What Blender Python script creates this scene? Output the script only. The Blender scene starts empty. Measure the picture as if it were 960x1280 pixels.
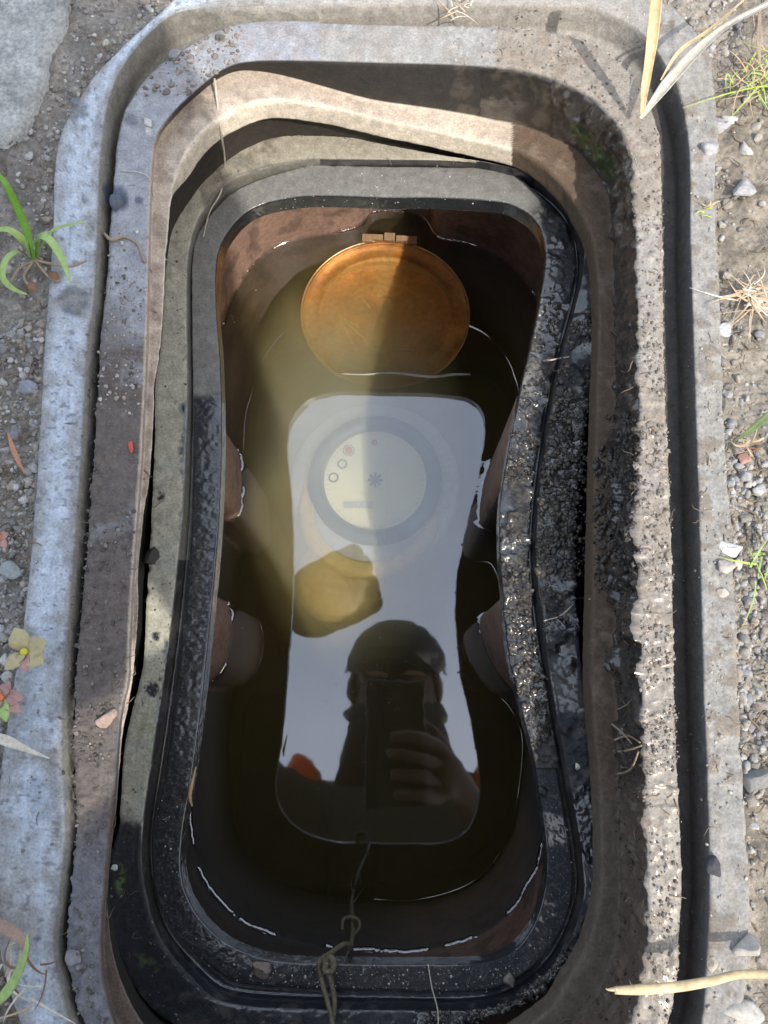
import bpy, math, random
import numpy as np
from mathutils import Vector, Matrix
R = math.radians
rng = np.random.default_rng(7); random.seed(7)
scn = bpy.context.scene
COL = scn.collection

# ------------------------------------------------------------------ camera
HC = 0.30
F = 960.0
dn = np.array([15.0, -230.0, -F]); dn /= np.linalg.norm(dn)        # world "down" seen in camera axes
wz = -dn
wy = np.array([0, 1.0, 0]) - wz * wz[1]; wy /= np.linalg.norm(wy)
wx = np.cross(wy, wz)
RW = np.array([wx, wy, wz])                                        # camera vector -> world vector
CAM = np.array([0, 0, HC])
cd = bpy.data.cameras.new('camera'); cam = bpy.data.objects.new('camera', cd); COL.objects.link(cam)
M = Matrix([list(RW[0]) + [0], list(RW[1]) + [0], list(RW[2]) + [HC], [0, 0, 0, 1]])
cam.matrix_world = M
cd.sensor_fit = 'VERTICAL'; cd.sensor_height = 32.0; cd.lens = 24.0   # 24/32 = 960/1280
cd.clip_start = 0.004; cd.clip_end = 2000
scn.camera = cam

def P(px, py, z):
    px = np.asarray(px, float); py = np.asarray(py, float)
    d = np.stack([(px - 480) / F, (640 - py) / F, -np.ones_like(px)], -1) @ RW.T
    t = (np.asarray(z) - HC) / d[..., 2]
    return CAM + d * t[..., None]
def PV(px, py, z): return Vector(P(px, py, z))
def proj(V):
    c = (V - CAM) @ RW
    w = np.minimum(c[..., 2], -1e-4)
    return 480 - c[..., 0] / w * F, 640 + c[..., 1] / w * F

# ------------------------------------------------------------------ light
SUN = Vector((0.46, -0.72, 0.95)).normalized()
el = math.asin(SUN.z); az = math.atan2(SUN.x, SUN.y)
CLOUD = (7.4, 8.4, 10.0, 1)
w = bpy.data.worlds.new('World'); scn.world = w; w.use_nodes = True
nt = w.node_tree; bg = nt.nodes['Background']
sky = nt.nodes.new('ShaderNodeTexSky'); sky.sky_type = 'NISHITA'; sky.sun_disc = False
sky.sun_elevation = el; sky.sun_rotation = az; sky.air_density = 1.6; sky.dust_density = 8.0; sky.ozone_density = 1.0
# thin high cloud over the blue
wtc = nt.nodes.new('ShaderNodeTexCoord'); wn = nt.nodes.new('ShaderNodeTexNoise'); wn.inputs['Scale'].default_value = 2.2; wn.inputs['Detail'].default_value = 6; wn.inputs['Roughness'].default_value = .55
wr_ = nt.nodes.new('ShaderNodeMapRange'); wr_.inputs['From Min'].default_value = .3; wr_.inputs['From Max'].default_value = .75; wr_.inputs['To Min'].default_value = .30; wr_.inputs['To Max'].default_value = .75
wm_ = nt.nodes.new('ShaderNodeMixRGB'); wm_.inputs[2].default_value = CLOUD
nt.links.new(wtc.outputs['Generated'], wn.inputs['Vector']); nt.links.new(wn.outputs[0], wr_.inputs[0]); nt.links.new(wr_.outputs[0], wm_.inputs[0])
nt.links.new(sky.outputs[0], wm_.inputs[1]); nt.links.new(wm_.outputs[0], bg.inputs[0]); bg.inputs[1].default_value = 0.15
sd = bpy.data.lights.new('sun', 'SUN'); sd.energy = 3.2; sd.angle = R(0.55); sd.color = (1.0, 0.94, 0.85)
so = bpy.data.objects.new('sun', sd); COL.objects.link(so); so.rotation_euler = SUN.to_track_quat('Z', 'Y').to_euler()
scn.view_settings.view_transform = 'Standard'; scn.view_settings.look = 'None'
scn.view_settings.exposure = 0.35; scn.view_settings.gamma = 1.0
scn.render.engine = 'CYCLES'
cy = scn.cycles
cy.use_denoising = True; cy.max_bounces = 8; cy.transparent_max_bounces = 12; cy.volume_bounces = 2
cy.caustics_reflective = False; cy.caustics_refractive = False; cy.sample_clamp_indirect = 4

# ------------------------------------------------------------------ helpers
def tag(o, label=None, cat=None, group=None, kind=None):
    if label: o['label'] = label
    if cat: o['category'] = cat
    if group: o['group'] = group
    if kind: o['kind'] = kind
    return o
def empty(name, loc, label=None, cat=None, group=None, kind=None):
    o = bpy.data.objects.new(name, None); COL.objects.link(o); o.location = loc; o.empty_display_size = .01
    tag(o, label, cat, group, kind); return o
def mk(name, V, Fc, mat, parent=None, smooth=True, col=None, att=None):
    me = bpy.data.meshes.new(name)
    V = np.asarray(V, float)
    if parent is not None: V = V - np.array(parent_world(parent))
    if isinstance(Fc, np.ndarray) and Fc.ndim == 2:
        n, k = Fc.shape
        me.vertices.add(len(V)); me.vertices.foreach_set('co', V.astype(np.float32).ravel())
        me.loops.add(n * k); me.loops.foreach_set('vertex_index', Fc.astype(np.int32).ravel())
        me.polygons.add(n); me.polygons.foreach_set('loop_start', (np.arange(n) * k).astype(np.int32))
        me.polygons.foreach_set('loop_total', np.full(n, k, np.int32))
        me.update(calc_edges=True); me.validate()
    else:
        me.from_pydata([tuple(v) for v in V], [], [tuple(int(i) for i in f) for f in Fc]); me.update()
    if smooth: me.polygons.foreach_set('use_smooth', np.ones(len(me.polygons), bool))
    if col is not None:
        a = me.color_attributes.new('tint', 'FLOAT_COLOR', 'POINT')
        c = np.ones((len(V), 4), np.float32); c[:, :3] = np.clip(col, 0, 1); a.data.foreach_set('color', c.ravel())
    if att:
        for k_, v_ in att.items():
            a = me.attributes.new(k_, 'FLOAT', 'POINT'); a.data.foreach_set('value', np.asarray(v_, np.float32))
    me.materials.append(mat)
    o = bpy.data.objects.new(name, me); COL.objects.link(o)
    if parent is not None: o.parent = parent
    return o
def parent_world(p):
    v = Vector(p.location)
    while p.parent: p = p.parent; v = v + Vector(p.location)
    return v

def hsh(ix, iy, iz, s):
    n = (ix * 73856093) ^ (iy * 19349663) ^ (iz * 83492791) ^ (s * 2654435761)
    n &= 0xffffffff
    for m in (0x85ebca6b, 0xc2b2ae35):
        n = ((n ^ (n >> 16)) * m) & 0xffffffff
    n ^= n >> 15
    return (n & 0xffffff) / float(0xffffff)
def vnoise(X, s=0):
    X = np.asarray(X, float); i = np.floor(X).astype(np.int64); f = X - i; f = f * f * (3 - 2 * f)
    r = 0
    for dx in (0, 1):
        for dy in (0, 1):
            for dz in (0, 1):
                wgt = (f[..., 0] if dx else 1 - f[..., 0]) * (f[..., 1] if dy else 1 - f[..., 1]) * (f[..., 2] if dz else 1 - f[..., 2])
                r = r + wgt * hsh(i[..., 0] + dx, i[..., 1] + dy, i[..., 2] + dz, s)
    return r
def fbm(X, scale, s=0, octv=4):
    X = np.asarray(X, float) * scale; a, t, r = .5, 0, 0
    for k in range(octv):
        r = r + a * vnoise(X + 17.3 * k, s + k); t += a; a *= .5; X = X * 2.03
    return r / t
def sst(a, b, x):
    t = np.clip((x - a) / (b - a), 0, 1); return t * t * (3 - 2 * t)

# ------------------------------------------------------------------ materials
def newmat(name):
    m = bpy.data.materials.new(name); m.use_nodes = True
    return m, m.node_tree, m.node_tree.nodes['Principled BSDF']
def N(nt, t, **kw):
    n = nt.nodes.new(t)
    for k, v in kw.items():
        if hasattr(n, k): setattr(n, k, v)
        else: n.inputs[k].default_value = v
    return n
def grain_mat(name, base=None, rough=.8, bump=.4, scale=900, var=.35, attr=None, wet=False, spec=.5, dist=.0006, fine=2500, metallic=0):
    """colour with grain and fine relief; attr -> colour comes from the mesh's map of stains and painted shade"""
    m, nt, b = newmat(name); L = nt.links.new
    tc = N(nt, 'ShaderNodeTexCoord')
    n1 = N(nt, 'ShaderNodeTexNoise'); n1.inputs['Scale'].default_value = scale; n1.inputs['Detail'].default_value = 6; n1.inputs['Roughness'].default_value = .65
    n2 = N(nt, 'ShaderNodeTexNoise'); n2.inputs['Scale'].default_value = scale * .22; n2.inputs['Detail'].default_value = 4
    L(tc.outputs['Object'], n1.inputs['Vector']); L(tc.outputs['Object'], n2.inputs['Vector'])
    mp = N(nt, 'ShaderNodeMapRange'); mp.inputs['From Min'].default_value = .3; mp.inputs['From Max'].default_value = .7
    mp.inputs['To Min'].default_value = 1 - var; mp.inputs['To Max'].default_value = 1 + var
    L(n1.outputs[0], mp.inputs[0])
    mp2 = N(nt, 'ShaderNodeMapRange'); mp2.inputs['From Min'].default_value = .3; mp2.inputs['From Max'].default_value = .7
    mp2.inputs['To Min'].default_value = 1 - var * .6; mp2.inputs['To Max'].default_value = 1 + var * .6
    L(n2.outputs[0], mp2.inputs[0])
    mm = N(nt, 'ShaderNodeMath', operation='MULTIPLY'); L(mp.outputs[0], mm.inputs[0]); L(mp2.outputs[0], mm.inputs[1])
    vm = N(nt, 'ShaderNodeVectorMath', operation='SCALE'); L(mm.outputs[0], vm.inputs['Scale'])
    if attr:
        a = N(nt, 'ShaderNodeAttribute', attribute_name=attr); L(a.outputs['Color'], vm.inputs[0])
    else: vm.inputs[0].default_value = base
    L(vm.outputs[0], b.inputs['Base Color'])
    if wet:
        a2 = N(nt, 'ShaderNodeAttribute', attribute_name='wet')
        r = N(nt, 'ShaderNodeMapRange'); r.inputs['To Min'].default_value = rough; r.inputs['To Max'].default_value = .16
        ad = N(nt, 'ShaderNodeMath', operation='MULTIPLY_ADD'); L(n2.outputs[0], ad.inputs[0]); ad.inputs[1].default_value = .5; ad.inputs[2].default_value = -.25
        a3 = N(nt, 'ShaderNodeMath', operation='ADD'); L(a2.outputs['Fac'], a3.inputs[0]); L(ad.outputs[0], a3.inputs[1])
        L(a3.outputs[0], r.inputs[0]); L(r.outputs[0], b.inputs['Roughness'])
        cm = N(nt, 'ShaderNodeMapRange'); cm.inputs['From Min'].default_value = .45; cm.inputs['From Max'].default_value = .85
        L(a3.outputs[0], cm.inputs[0]); L(cm.outputs[0], b.inputs['Coat Weight']); b.inputs['Coat IOR'].default_value = 1.9; b.inputs['Coat Roughness'].default_value = .12
    else: b.inputs['Roughness'].default_value = rough
    b.inputs['Specular IOR Level'].default_value = spec; b.inputs['Metallic'].default_value = metallic
    n3 = N(nt, 'ShaderNodeTexNoise'); n3.inputs['Scale'].default_value = fine; n3.inputs['Detail'].default_value = 3
    L(tc.outputs['Object'], n3.inputs['Vector'])
    sm = N(nt, 'ShaderNodeMath', operation='MULTIPLY_ADD'); L(n3.outputs[0], sm.inputs[0]); sm.inputs[1].default_value = .35; L(n1.outputs[0], sm.inputs[2])
    bp = N(nt, 'ShaderNodeBump'); bp.inputs['Strength'].default_value = bump; bp.inputs['Distance'].default_value = dist
    L(sm.outputs[0], bp.inputs['Height']); L(bp.outputs[0], b.inputs['Normal'])
    return m
M_ring = grain_mat('stained_shaded_plastic', attr='tint', wet=True, rough=.85, bump=.5, scale=900, var=.28)
M_soil = grain_mat('soil', attr='tint', rough=.95, bump=.9, scale=500, var=.4, dist=.001)
M_grav = grain_mat('gravel_stone', attr='tint', rough=.85, bump=.4, scale=1100, var=.3)
M_wall = grain_mat('brown_basin_plastic', attr='tint', spec=.2, rough=.55, bump=.15, scale=300, var=.3)
M_silt = grain_mat('silt', (.05, .04, .02), rough=.9, bump=.5, scale=200, var=.4)
def simple(name, c, rough=.6, **kw): return grain_mat(name, c, rough=rough, bump=kw.pop('bump', .2), var=kw.pop('var', .2), **kw)
M_brass = simple('brass', (.62, .30, .09), .38, metallic=.55, scale=260, var=.25, bump=.35)
M_brassdull = simple('dull_brass', (.66, .45, .12), .6, metallic=.2, scale=200)
M_dial = simple('dial_face', (.95, .86, .40), .6, var=.05)
M_bezel = simple('grey_bezel', (.10, .11, .07), .5)
M_mark = simple('dial_print', (.06, .07, .06), .6)
M_red = simple('red_print', (.6, .08, .05), .6)
M_pgrn = simple('meter_ring', (.62, .62, .42), .6)

# ------------------------------------------------------------------ outlines
SK0, SK1 = np.array([485., 400.]), np.array([480., 1010.])
NR = 2200
def rays(n):
    """origins and directions around a capsule skeleton, starting at the top, going left (pixel frame of the drawing plane)"""
    L = 610.; rc = 190.; tot = 2 * L + 2 * math.pi * rc
    s = np.arange(n) / n * tot; O = np.zeros((n, 2)); D = np.zeros((n, 2))
    q = math.pi * rc / 2
    for i, v in enumerate(s):
        if v < q: t = 0; a = v / rc + math.pi / 2
        elif v < q + L: t = (v - q) / L; a = math.pi
        elif v < 3 * q + L: t = 1; a = math.pi + (v - q - L) / rc
        elif v < 3 * q + 2 * L: t = 1 - (v - 3 * q - L) / L; a = 0
        else: t = 0; a = (v - 3 * q - 2 * L) / rc
        O[i] = SK0 + (SK1 - SK0) * t; D[i] = (math.cos(a), -math.sin(a))
    return O, D
RO, RD = rays(NR)
def catmull(pts, k=14):
    p = np.array(pts, float); n = len(p); out = []
    for i in range(n):
        a, b, c, d = p[i - 1], p[i], p[(i + 1) % n], p[(i + 2) % n]
        t = (np.arange(k) / k)[:, None]
        out.append(.5 * (2 * b + (c - a) * t + (2 * a - 5 * b + 4 * c - d) * t**2 + (3 * b - a - 3 * c + d) * t**3))
    return np.vstack(out)
def radii(pts):
    q = catmull(pts); A = q; B = np.roll(q, -1, 0); E = B - A
    out = np.zeros(NR)
    for i in range(NR):
        o, d = RO[i], RD[i]
        den = d[0] * E[:, 1] - d[1] * E[:, 0]
        den = np.where(abs(den) < 1e-9, 1e-9, den)
        w_ = A - o
        t = (w_[:, 0] * E[:, 1] - w_[:, 1] * E[:, 0]) / den
        u = (w_[:, 0] * d[1] - w_[:, 1] * d[0]) / den
        ok = (u >= 0) & (u <= 1) & (t > 0)
        out[i] = t[ok].max() if ok.any() else np.nan
    bad = np.isnan(out)
    if bad.any(): out[bad] = np.interp(np.where(bad)[0], np.where(~bad)[0], out[~bad])
    return out
def loopP(pts, z):
    r = radii(pts); q = RO + RD * r[:, None]
    return P(q[:, 0], q[:, 1], z)

# traced in the photograph, from the top, going down the left side and up the right
T = {}
T['L0'] = [(480,-50),(330,-40),(240,-15),(190,25),(130,80),(100,120),(72,180),(64,300),(55,430),(45,600),(32,750),(15,860),(0,960),(-5,1040),(-5,1150),(10,1240),(50,1330),(120,1400),(230,1440),(480,1450),(700,1440),(820,1410),(890,1350),(925,1260),(935,1150),(928,1000),(920,860),(915,700),(905,560),(900,430),(892,250),(895,150),(880,60),(840,10),(780,-30),(700,-45)]
T['L1'] = [(480,5),(340,8),(280,10),(215,18),(165,65),(137,120),(126,200),(122,300),(118,380),(110,430),(100,600),(88,750),(80,860),(80,950),(84,1040),(75,1120),(68,1180),(78,1240),(100,1300),(160,1360),(250,1400),(480,1415),(680,1405),(790,1375),(850,1325),(875,1280),(881,1200),(885,1100),(882,960),(878,860),(874,700),(870,560),(866,430),(862,300),(861,200),(851,130),(830,80),(800,40),(750,12),(690,5),(600,4)]
T['L4'] = [(480,30),(350,26),(290,32),(240,55),(190,92),(157,140),(146,200),(138,300),(135,350),(127,430),(117,600),(105,750),(96,860),(95,950),(98,1040),(90,1120),(86,1180),(95,1240),(118,1295),(170,1345),(250,1385),(480,1400),(680,1390),(770,1365),(818,1315),(838,1260),(846,1180),(850,1100),(846,1000),(841,860),(838,700),(834,600),(827,430),(825,220),(817,150),(792,100),(750,62),(690,42),(600,33)]
T['L5'] = [(480,80),(400,78),(320,78),(280,88),(240,120),(215,145),(195,175),(189,225),(186,300),(183,430),(180,505),(175,595),(167,705),(162,800),(160,850),(150,900),(142,1000),(135,1065),(128,1150),(127,1200),(135,1250),(155,1300),(200,1345),(300,1370),(480,1378),(640,1370),(730,1340),(780,1290),(806,1215),(809,1150),(807,1050),(804,900),(801,860),(800,645),(798,430),(795,300),(791,225),(784,180),(760,145),(730,120),(680,98),(630,87),(560,82)]
T['L7'] = [(480,150),(400,132),(330,126),(275,148),(240,180),(219,225),(209,300),(201,430),(193,480),(192,520),(187,595),(180,640),(173,710),(172,770),(168,830),(162,875),(152,925),(140,1040),(134,1130),(150,1220),(190,1290),(260,1325),(350,1335),(480,1335),(600,1315),(680,1268),(707,1230),(736,1175),(751,1100),(748,975),(741,900),(738,830),(741,680),(743,580),(746,480),(748,400),(746,340),(740,300),(722,260),(700,228),(655,192),(580,172)]
T['B1'] = [(480,180),(400,163),(320,154),(280,170),(250,188),(222,238),(216,280),(208,325),(202,430),(195,480),(194,555),(190,645),(184,750),(180,830),(166,890),(156,940),(150,1025),(138,1070),(134,1110),(136,1160),(165,1230),(215,1280),(300,1300),(480,1300),(605,1272),(655,1250),(705,1210),(730,1175),(745,1130),(747,1050),(740,900),(731,860),(722,780),(715,680),(716,630),(725,565),(738,495),(742,440),(744,380),(738,310),(715,255),(685,225),(625,206),(560,195)]
T['B2'] = [(480,200),(420,200),(370,202),(290,224),(252,268),(236,320),(234,400),(235,480),(232,560),(228,645),(218,750),(205,850),(190,950),(178,1040),(179,1100),(198,1170),(238,1222),(272,1250),(340,1260),(480,1263),(600,1262),(655,1243),(700,1200),(728,1130),(728,1075),(714,990),(698,905),(690,860),(680,795),(671,710),(672,645),(679,580),(690,505),(704,440),(727,350),(729,300),(714,258),(680,226),(640,208),(560,201)]
T['B4'] = [(480,208),(420,207),(382,208),(300,235),(255,280),(241,320),(240,400),(241,500),(240,640),(233,740),(222,850),(210,950),(195,1025),(193,1075),(200,1130),(225,1175),(280,1218),(320,1230),(480,1238),(600,1238),(650,1220),(695,1175),(714,1120),(714,1075),(700,990),(685,905),(680,860),(668,795),(660,710),(662,645),(668,580),(681,505),(695,440),(715,360),(717,320),(705,280),(670,240),(630,213),(560,209)]
T['B5'] = [(480,247),(420,245),(372,246),(320,258),(290,283),(272,320),(270,380),(275,450),(277,540),(274,640),(268,720),(258,820),(249,900),(238,980),(228,1040),(226,1090),(238,1130),(265,1165),(300,1188),(350,1202),(420,1205),(520,1206),(600,1204),(640,1190),(668,1155),(682,1105),(683,1060),(676,1000),(665,940),(650,880),(636,820),(628,740),(624,680),(626,620),(636,560),(652,480),(668,410),(680,340),(680,300),(668,275),(640,256),(600,250),(540,247)]
T['W'] = [(492,264),(465,266),(450,280),(430,288),(370,298),(325,322),(295,362),(277,410),(266,450),(262,520),(264,548),(276,554),(296,562),(302,600),(300,638),(286,650),(264,656),(255,700),(250,738),(262,748),(284,754),(290,790),(281,830),(262,852),(244,862),(238,920),(236,970),(236,1025),(245,1075),(261,1110),(300,1150),(350,1172),(400,1183),(480,1190),(520,1190),(565,1182),(605,1167),(640,1140),(665,1100),(677,1070),(688,1000),(690,930),(668,884),(641,862),(620,836),(604,802),(600,776),(614,762),(642,755),(660,740),(655,700),(640,667),(614,663),(600,652),(602,618),(613,580),(634,568),(660,540),(668,500),(681,420),(672,378),(655,350),(625,320),(582,303),(548,296),(535,278),(520,266)]
Z_MID, Z_FR, Z_W, Z_FL = -.002, -.060, -.201, -.320
pxL5 = (RO + RD * radii(T['L5'])[:, None])
lx = np.clip((pxL5[:, 0] - 230) / 400, 0, 1)
lz = -.011 - .024 * lx                                              # ledge sits deeper towards the right

def inset(A, amount):
    """move a world loop towards the middle"""
    d = np.roll(A, -1, 0) - np.roll(A, 1, 0); n = np.stack([-d[:, 1], d[:, 0]], -1); n /= np.linalg.norm(n, axis=1)[:, None] + 1e-12
    n3 = np.concatenate([n, np.zeros((len(A), 1))], 1)
    c = A.mean(0)
    if ((c - A) * n3).sum(1).mean() < 0: n3 = -n3
    return A + n3 * (amount if np.isscalar(amount) else np.asarray(amount)[:, None])
def setz(A, z): B = A.copy(); B[:, 2] = z; return B
L0 = loopP(T['L0'], 0.0); L1 = loopP(T['L1'], 0.0); L4 = loopP(T['L4'], Z_MID); L5 = loopP(T['L5'], Z_MID)
L7 = loopP(T['L7'], lz)
aL = (1 - sst(230, 480, pxL5[:, 0]))[:, None]
L6 = setz(L5, lz) * (1 - aL) + P(pxL5[:, 0] - RD[:, 0] * 3, pxL5[:, 1] - RD[:, 1] * 3, lz) * aL
cl = lambda A, B: np.linalg.norm((A - B)[:, :2], axis=1)
# keep the ledge at least 2 mm wide
mid = np.array([.0, .1, 0])
rO = P(RO[:, 0], RO[:, 1], 0.0)
def rad_to(A): return np.linalg.norm((A - rO)[:, :2], axis=1)
ex = np.clip(rad_to(L7) - (rad_to(L6) - .0022 * (1 - aL[:, 0]) - .0004), 0, None)
dirv = (rO - L7); dirv[:, 2] = 0; dirv /= np.linalg.norm(dirv, axis=1)[:, None]
L7 = L7 + dirv * ex[:, None]
pxL7 = RO + RD * radii(T['L7'])[:, None]
aS = aL * sst(190, 260, pxL7[:, 1])[:, None]
L8 = setz(L7 + dirv * .0008, lz - .012) * (1 - aS) + (P(pxL7[:, 0], pxL7[:, 1], lz - .005) - dirv * .0006) * aS
L9 = setz(L8 - dirv * .010, L8[:, 2] - .006)
L10 = setz(L8 - dirv * .016, -.088)

def densify(loops, step):
    """rows between successive loops; returns rows (k,NR,3) and the row index where each loop sits"""
    rows = [loops[0]]; idx = [0]
    for a, b in zip(loops[:-1], loops[1:]):
        n = max(1, int(round(np.linalg.norm(b - a, axis=1).mean() / step)))
        for k in range(1, n + 1): rows.append(a + (b - a) * (k / n))
        idx.append(len(rows) - 1)
    return np.array(rows), idx
def smooth_rows(G, it):
    for _ in range(it):
        H = G.copy(); H[1:-1] = G[1:-1] * .5 + (G[:-2] + G[2:]) * .25; G = H
    return G
def rownormals(G):
    u = np.roll(G, -1, 1) - np.roll(G, 1, 1)
    v = np.gradient(G, axis=0)
    n = np.cross(u, v); n /= np.linalg.norm(n, axis=2)[..., None] + 1e-12
    if n[0, :, 2].mean() < 0 : n = -n
    return n
def gridfaces(r0, r1, cols=None, wrap=True):
    n = NR; i = np.arange(r0, r1)[:, None]; j = np.arange(n)[None, :] if cols is None else np.asarray(cols)[None, :]
    jn = (j + 1) % n
    a = i * n + j; b = i * n + jn; c = (i + 1) * n + jn; d = (i + 1) * n + j
    return np.stack([a, b, c, d], -1).reshape(-1, 4)
def submesh(name, G, r0, r1, mat, parent, col=None, att=None, cols=None):
    Fc = gridfaces(r0, r1, cols); V = G.reshape(-1, 3)
    u, inv = np.unique(Fc, return_inverse=True)
    return mk(name, V[u], inv.reshape(Fc.shape), mat, parent,
              col=None if col is None else col.reshape(-1, 3)[u],
              att=None if att is None else {k: v.reshape(-1)[u] for k, v in att.items()})
def blob(px, py, cx, cy, rx, ry, nz, soft=.35, rot=0):
    c, s = math.cos(R(rot)), math.sin(R(rot)); dx, dy = px - cx, py - cy
    d = np.sqrt(((dx * c + dy * s) / rx)**2 + ((-dx * s + dy * c) / ry)**2) + (nz - .5) * 1.1
    return 1 - sst(1 - soft, 1 + soft, d)
def mixc(C, m, c):
    m = np.asarray(m)[..., None]; return C * (1 - m) + np.array(c) * m

# ------------------------------------------------------------------ surround
loops = [setz(L0 - dirv * .0, -.02), L0, L1, setz(L1 + (L4 - L1) * .18, -.013), setz(L4 + (L1 - L4) * .18, -.013), L4, L5, L6, L7, L8, L9, L10]
G, ix = densify(loops, .0008)
G = smooth_rows(G, 3)
Nn = rownormals(G)
px, py = proj(G)
n_lo = fbm(G, 45, 3, 3); n_md = fbm(G, 170, 9, 4); n_hi = fbm(G, 480, 21, 4)
rowid = np.arange(len(G))[:, None] * np.ones((1, NR))
zone = np.zeros(G.shape[:2], int)
for k in range(len(ix) - 1): zone[ix[k]:ix[k + 1]] = k
zone[-1] = len(ix) - 2
left = (px < 480) & (py > 60); right = 1 - sst(560, 760, px)
C = np.zeros(G.shape); C[:] = (.30, .29, .28)
blue = np.array([.46, .52, .61]); tan = np.array([.36, .31, .26]); dirt = np.array([.155, .13, .105]); grey = np.array([.27, .262, .245])
# outer rim: pale blue-grey on the left, skylit shade put into the colour, dusty concrete grey on the right and top
z01 = zone <= 1
C[z01] = blue * 1.0
lr = sst(330, 620, px)
C = np.where(z01[..., None], mixc(C, lr, grey), C)
C = np.where(z01[..., None], mixc(C, sst(.42, .62, n_md) * .25, (.52, .56, .62)), C)
C = np.where((z01 & (px > 700))[..., None], mixc(C, sst(.5, .62, n_md), (.22, .195, .165)), C)
C = np.where(z01[..., None], mixc(C, sst(.56, .7, n_lo) * .5 * (py > 850) * (px < 300), (.27, .24, .2)), C)
# groove
zg = (zone >= 2) & (zone <= 4)
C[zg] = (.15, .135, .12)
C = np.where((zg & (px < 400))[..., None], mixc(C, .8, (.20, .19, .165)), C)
C = np.where((zg & (px > 700))[..., None], mixc(C, .9, (.075, .07, .067)), C)  # right groove darkened: cast shade of the outer edge put into the colour
# middle rim
zm = zone == 5
C[zm] = (.31, .31, .30)
mL = zm & (px < 400)
dl = sst(330, 480, py + (n_lo - .5) * 240) * (1 - sst(.6, .8, n_lo) * .8)
C = np.where(mL[..., None], mixc(np.broadcast_to(np.array([.30, .31, .34]), G.shape), dl, (.13, .11, .10)), C)
C = np.where((mL)[..., None], mixc(C, sst(1000, 1100, py) * .7, (.17, .18, .21)), C)
mR = zm & (px > 620)
C = np.where(mR[..., None], np.broadcast_to(np.array([.27, .24, .205]), G.shape), C)
C = np.where(mR[..., None], mixc(C, sst(.52, .66, n_md) * .5, (.22, .17, .13)), C)
C = np.where((zm & (px > 740) & (py > 250))[..., None], mixc(C, sst(.5, .6, n_lo) * .5 * (px < 822), (.32, .31, .30)), C)
C = np.where((zm & (py < 120) & (px < 640))[..., None], mixc(C, sst(.45, .6, n_md) * .35, (.27, .22, .19)), C)
# wall, ledge, lip
zw = zone == 6
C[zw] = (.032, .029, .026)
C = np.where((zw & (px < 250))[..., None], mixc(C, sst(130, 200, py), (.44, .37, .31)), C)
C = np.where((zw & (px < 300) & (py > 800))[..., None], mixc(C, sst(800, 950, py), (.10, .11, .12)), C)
C = np.where((zw & (px > 560))[..., None], mixc(C, sst(.5, .65, n_md) * .5, (.10, .085, .07)), C)
C = np.where((zw & (px > 700))[..., None], mixc(C, sst(.44, .6, fbm(G, 90, 5)) * .9, (.055, .05, .046)), C)
mo = blob(px, py, 735, 175, 30, 9, n_hi, rot=45) + blob(px, py, 760, 205, 22, 9, n_hi, rot=60)
C = np.where((zw | (zone == 7))[..., None], mixc(C, np.clip(mo, 0, 1) * .8, (.025, .06, .012)), C)
zl = zone == 7
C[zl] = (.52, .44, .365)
C = np.where((zl & (px > 640))[..., None], mixc(C, .96, (.11, .072, .046)), C)  # right of the shadow edge the ledge's shade is painted in as brown
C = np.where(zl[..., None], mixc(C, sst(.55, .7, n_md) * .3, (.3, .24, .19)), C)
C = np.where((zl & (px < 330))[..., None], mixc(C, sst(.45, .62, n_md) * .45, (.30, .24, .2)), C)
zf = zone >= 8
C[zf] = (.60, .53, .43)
C = np.where((zf & (px > 640))[..., None], mixc(C, 1, (.10, .07, .045)), C)  # lip browned likewise, shade painted into its right part
C = np.where(((zf | zl | zw) & (py > 900))[..., None], mixc(C, sst(900, 1050, py), (.13, .10, .08)), C)
C[zone >= 9] = (.03, .025, .02)
C[(zone >= 10)] = (.03, .025, .02)
# dark wet marks on the left rims
for (cx, cy, rx, ry, s_) in [(92, 375, 22, 17, .9), (95, 137, 16, 14, .75), (150, 250, 12, 17, .9), (132, 240, 5, 15, .9), (173, 250, 6, 5, .85), (165, 150, 9, 7, .6),
                             (185, 160, 4, 8, -1), (60, 1000, 26, 30, .25), (150, 1130, 20, 40, .4)]:
    b_ = blob(px, py, cx, cy, rx, ry, n_md, .25)
    C = np.where((zone <= 6)[..., None], mixc(C, b_ * abs(s_), (.07, .09, .13) if s_ > 0 else (.5, .5, .48)), C)
flg = (1 - sst(30, 90, py - 70 * sst(560, 760, px))) * sst(225, 330, px) * (1 - sst(770, 830, px)) * ((zone >= 0) & (zone <= 4)) * sst(.3, .5, n_md + .2)
C = mixc(C, flg * .9, (.33, .31, .28))
streak = fbm(G * np.array([900, 60, 60]), 1, 61, 3)
C = mixc(C, (zone <= 1) * sst(.52, .7, streak) * .30, (.24, .26, .29))
C = mixc(C, (zone <= 1) * (px < 300) * sst(.55, .62, fbm(G, 240, 62)) * .35, (.30, .30, .29))
edge = np.minimum(np.abs(rowid - ix[1]), np.abs(rowid - ix[2])) * .8
C = mixc(C, (zone <= 1) * (px < 330) * (1 - sst(.5, 6, edge + 5 * (n_md - .5) * 2)) * .6, (.22, .195, .165))
C = mixc(C, (zone <= 1) * (px < 330) * sst(.60, .68, fbm(G, 36, 63)) * .45, (.27, .25, .225))
C = mixc(C, (zone <= 1) * (px < 330) * (sst(.70, .74, fbm(G, 520, 64, 2))) * .6, (.12, .12, .13))
C *= (.86 + .28 * n_hi)[..., None]
wet = np.zeros(px.shape)
wet += (zm & (px > 740)) * (.20 + .42 * sst(150, 900, py)) + (zw & (px > 600)) * .7 + (zg & (px > 700)) * .3
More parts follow.
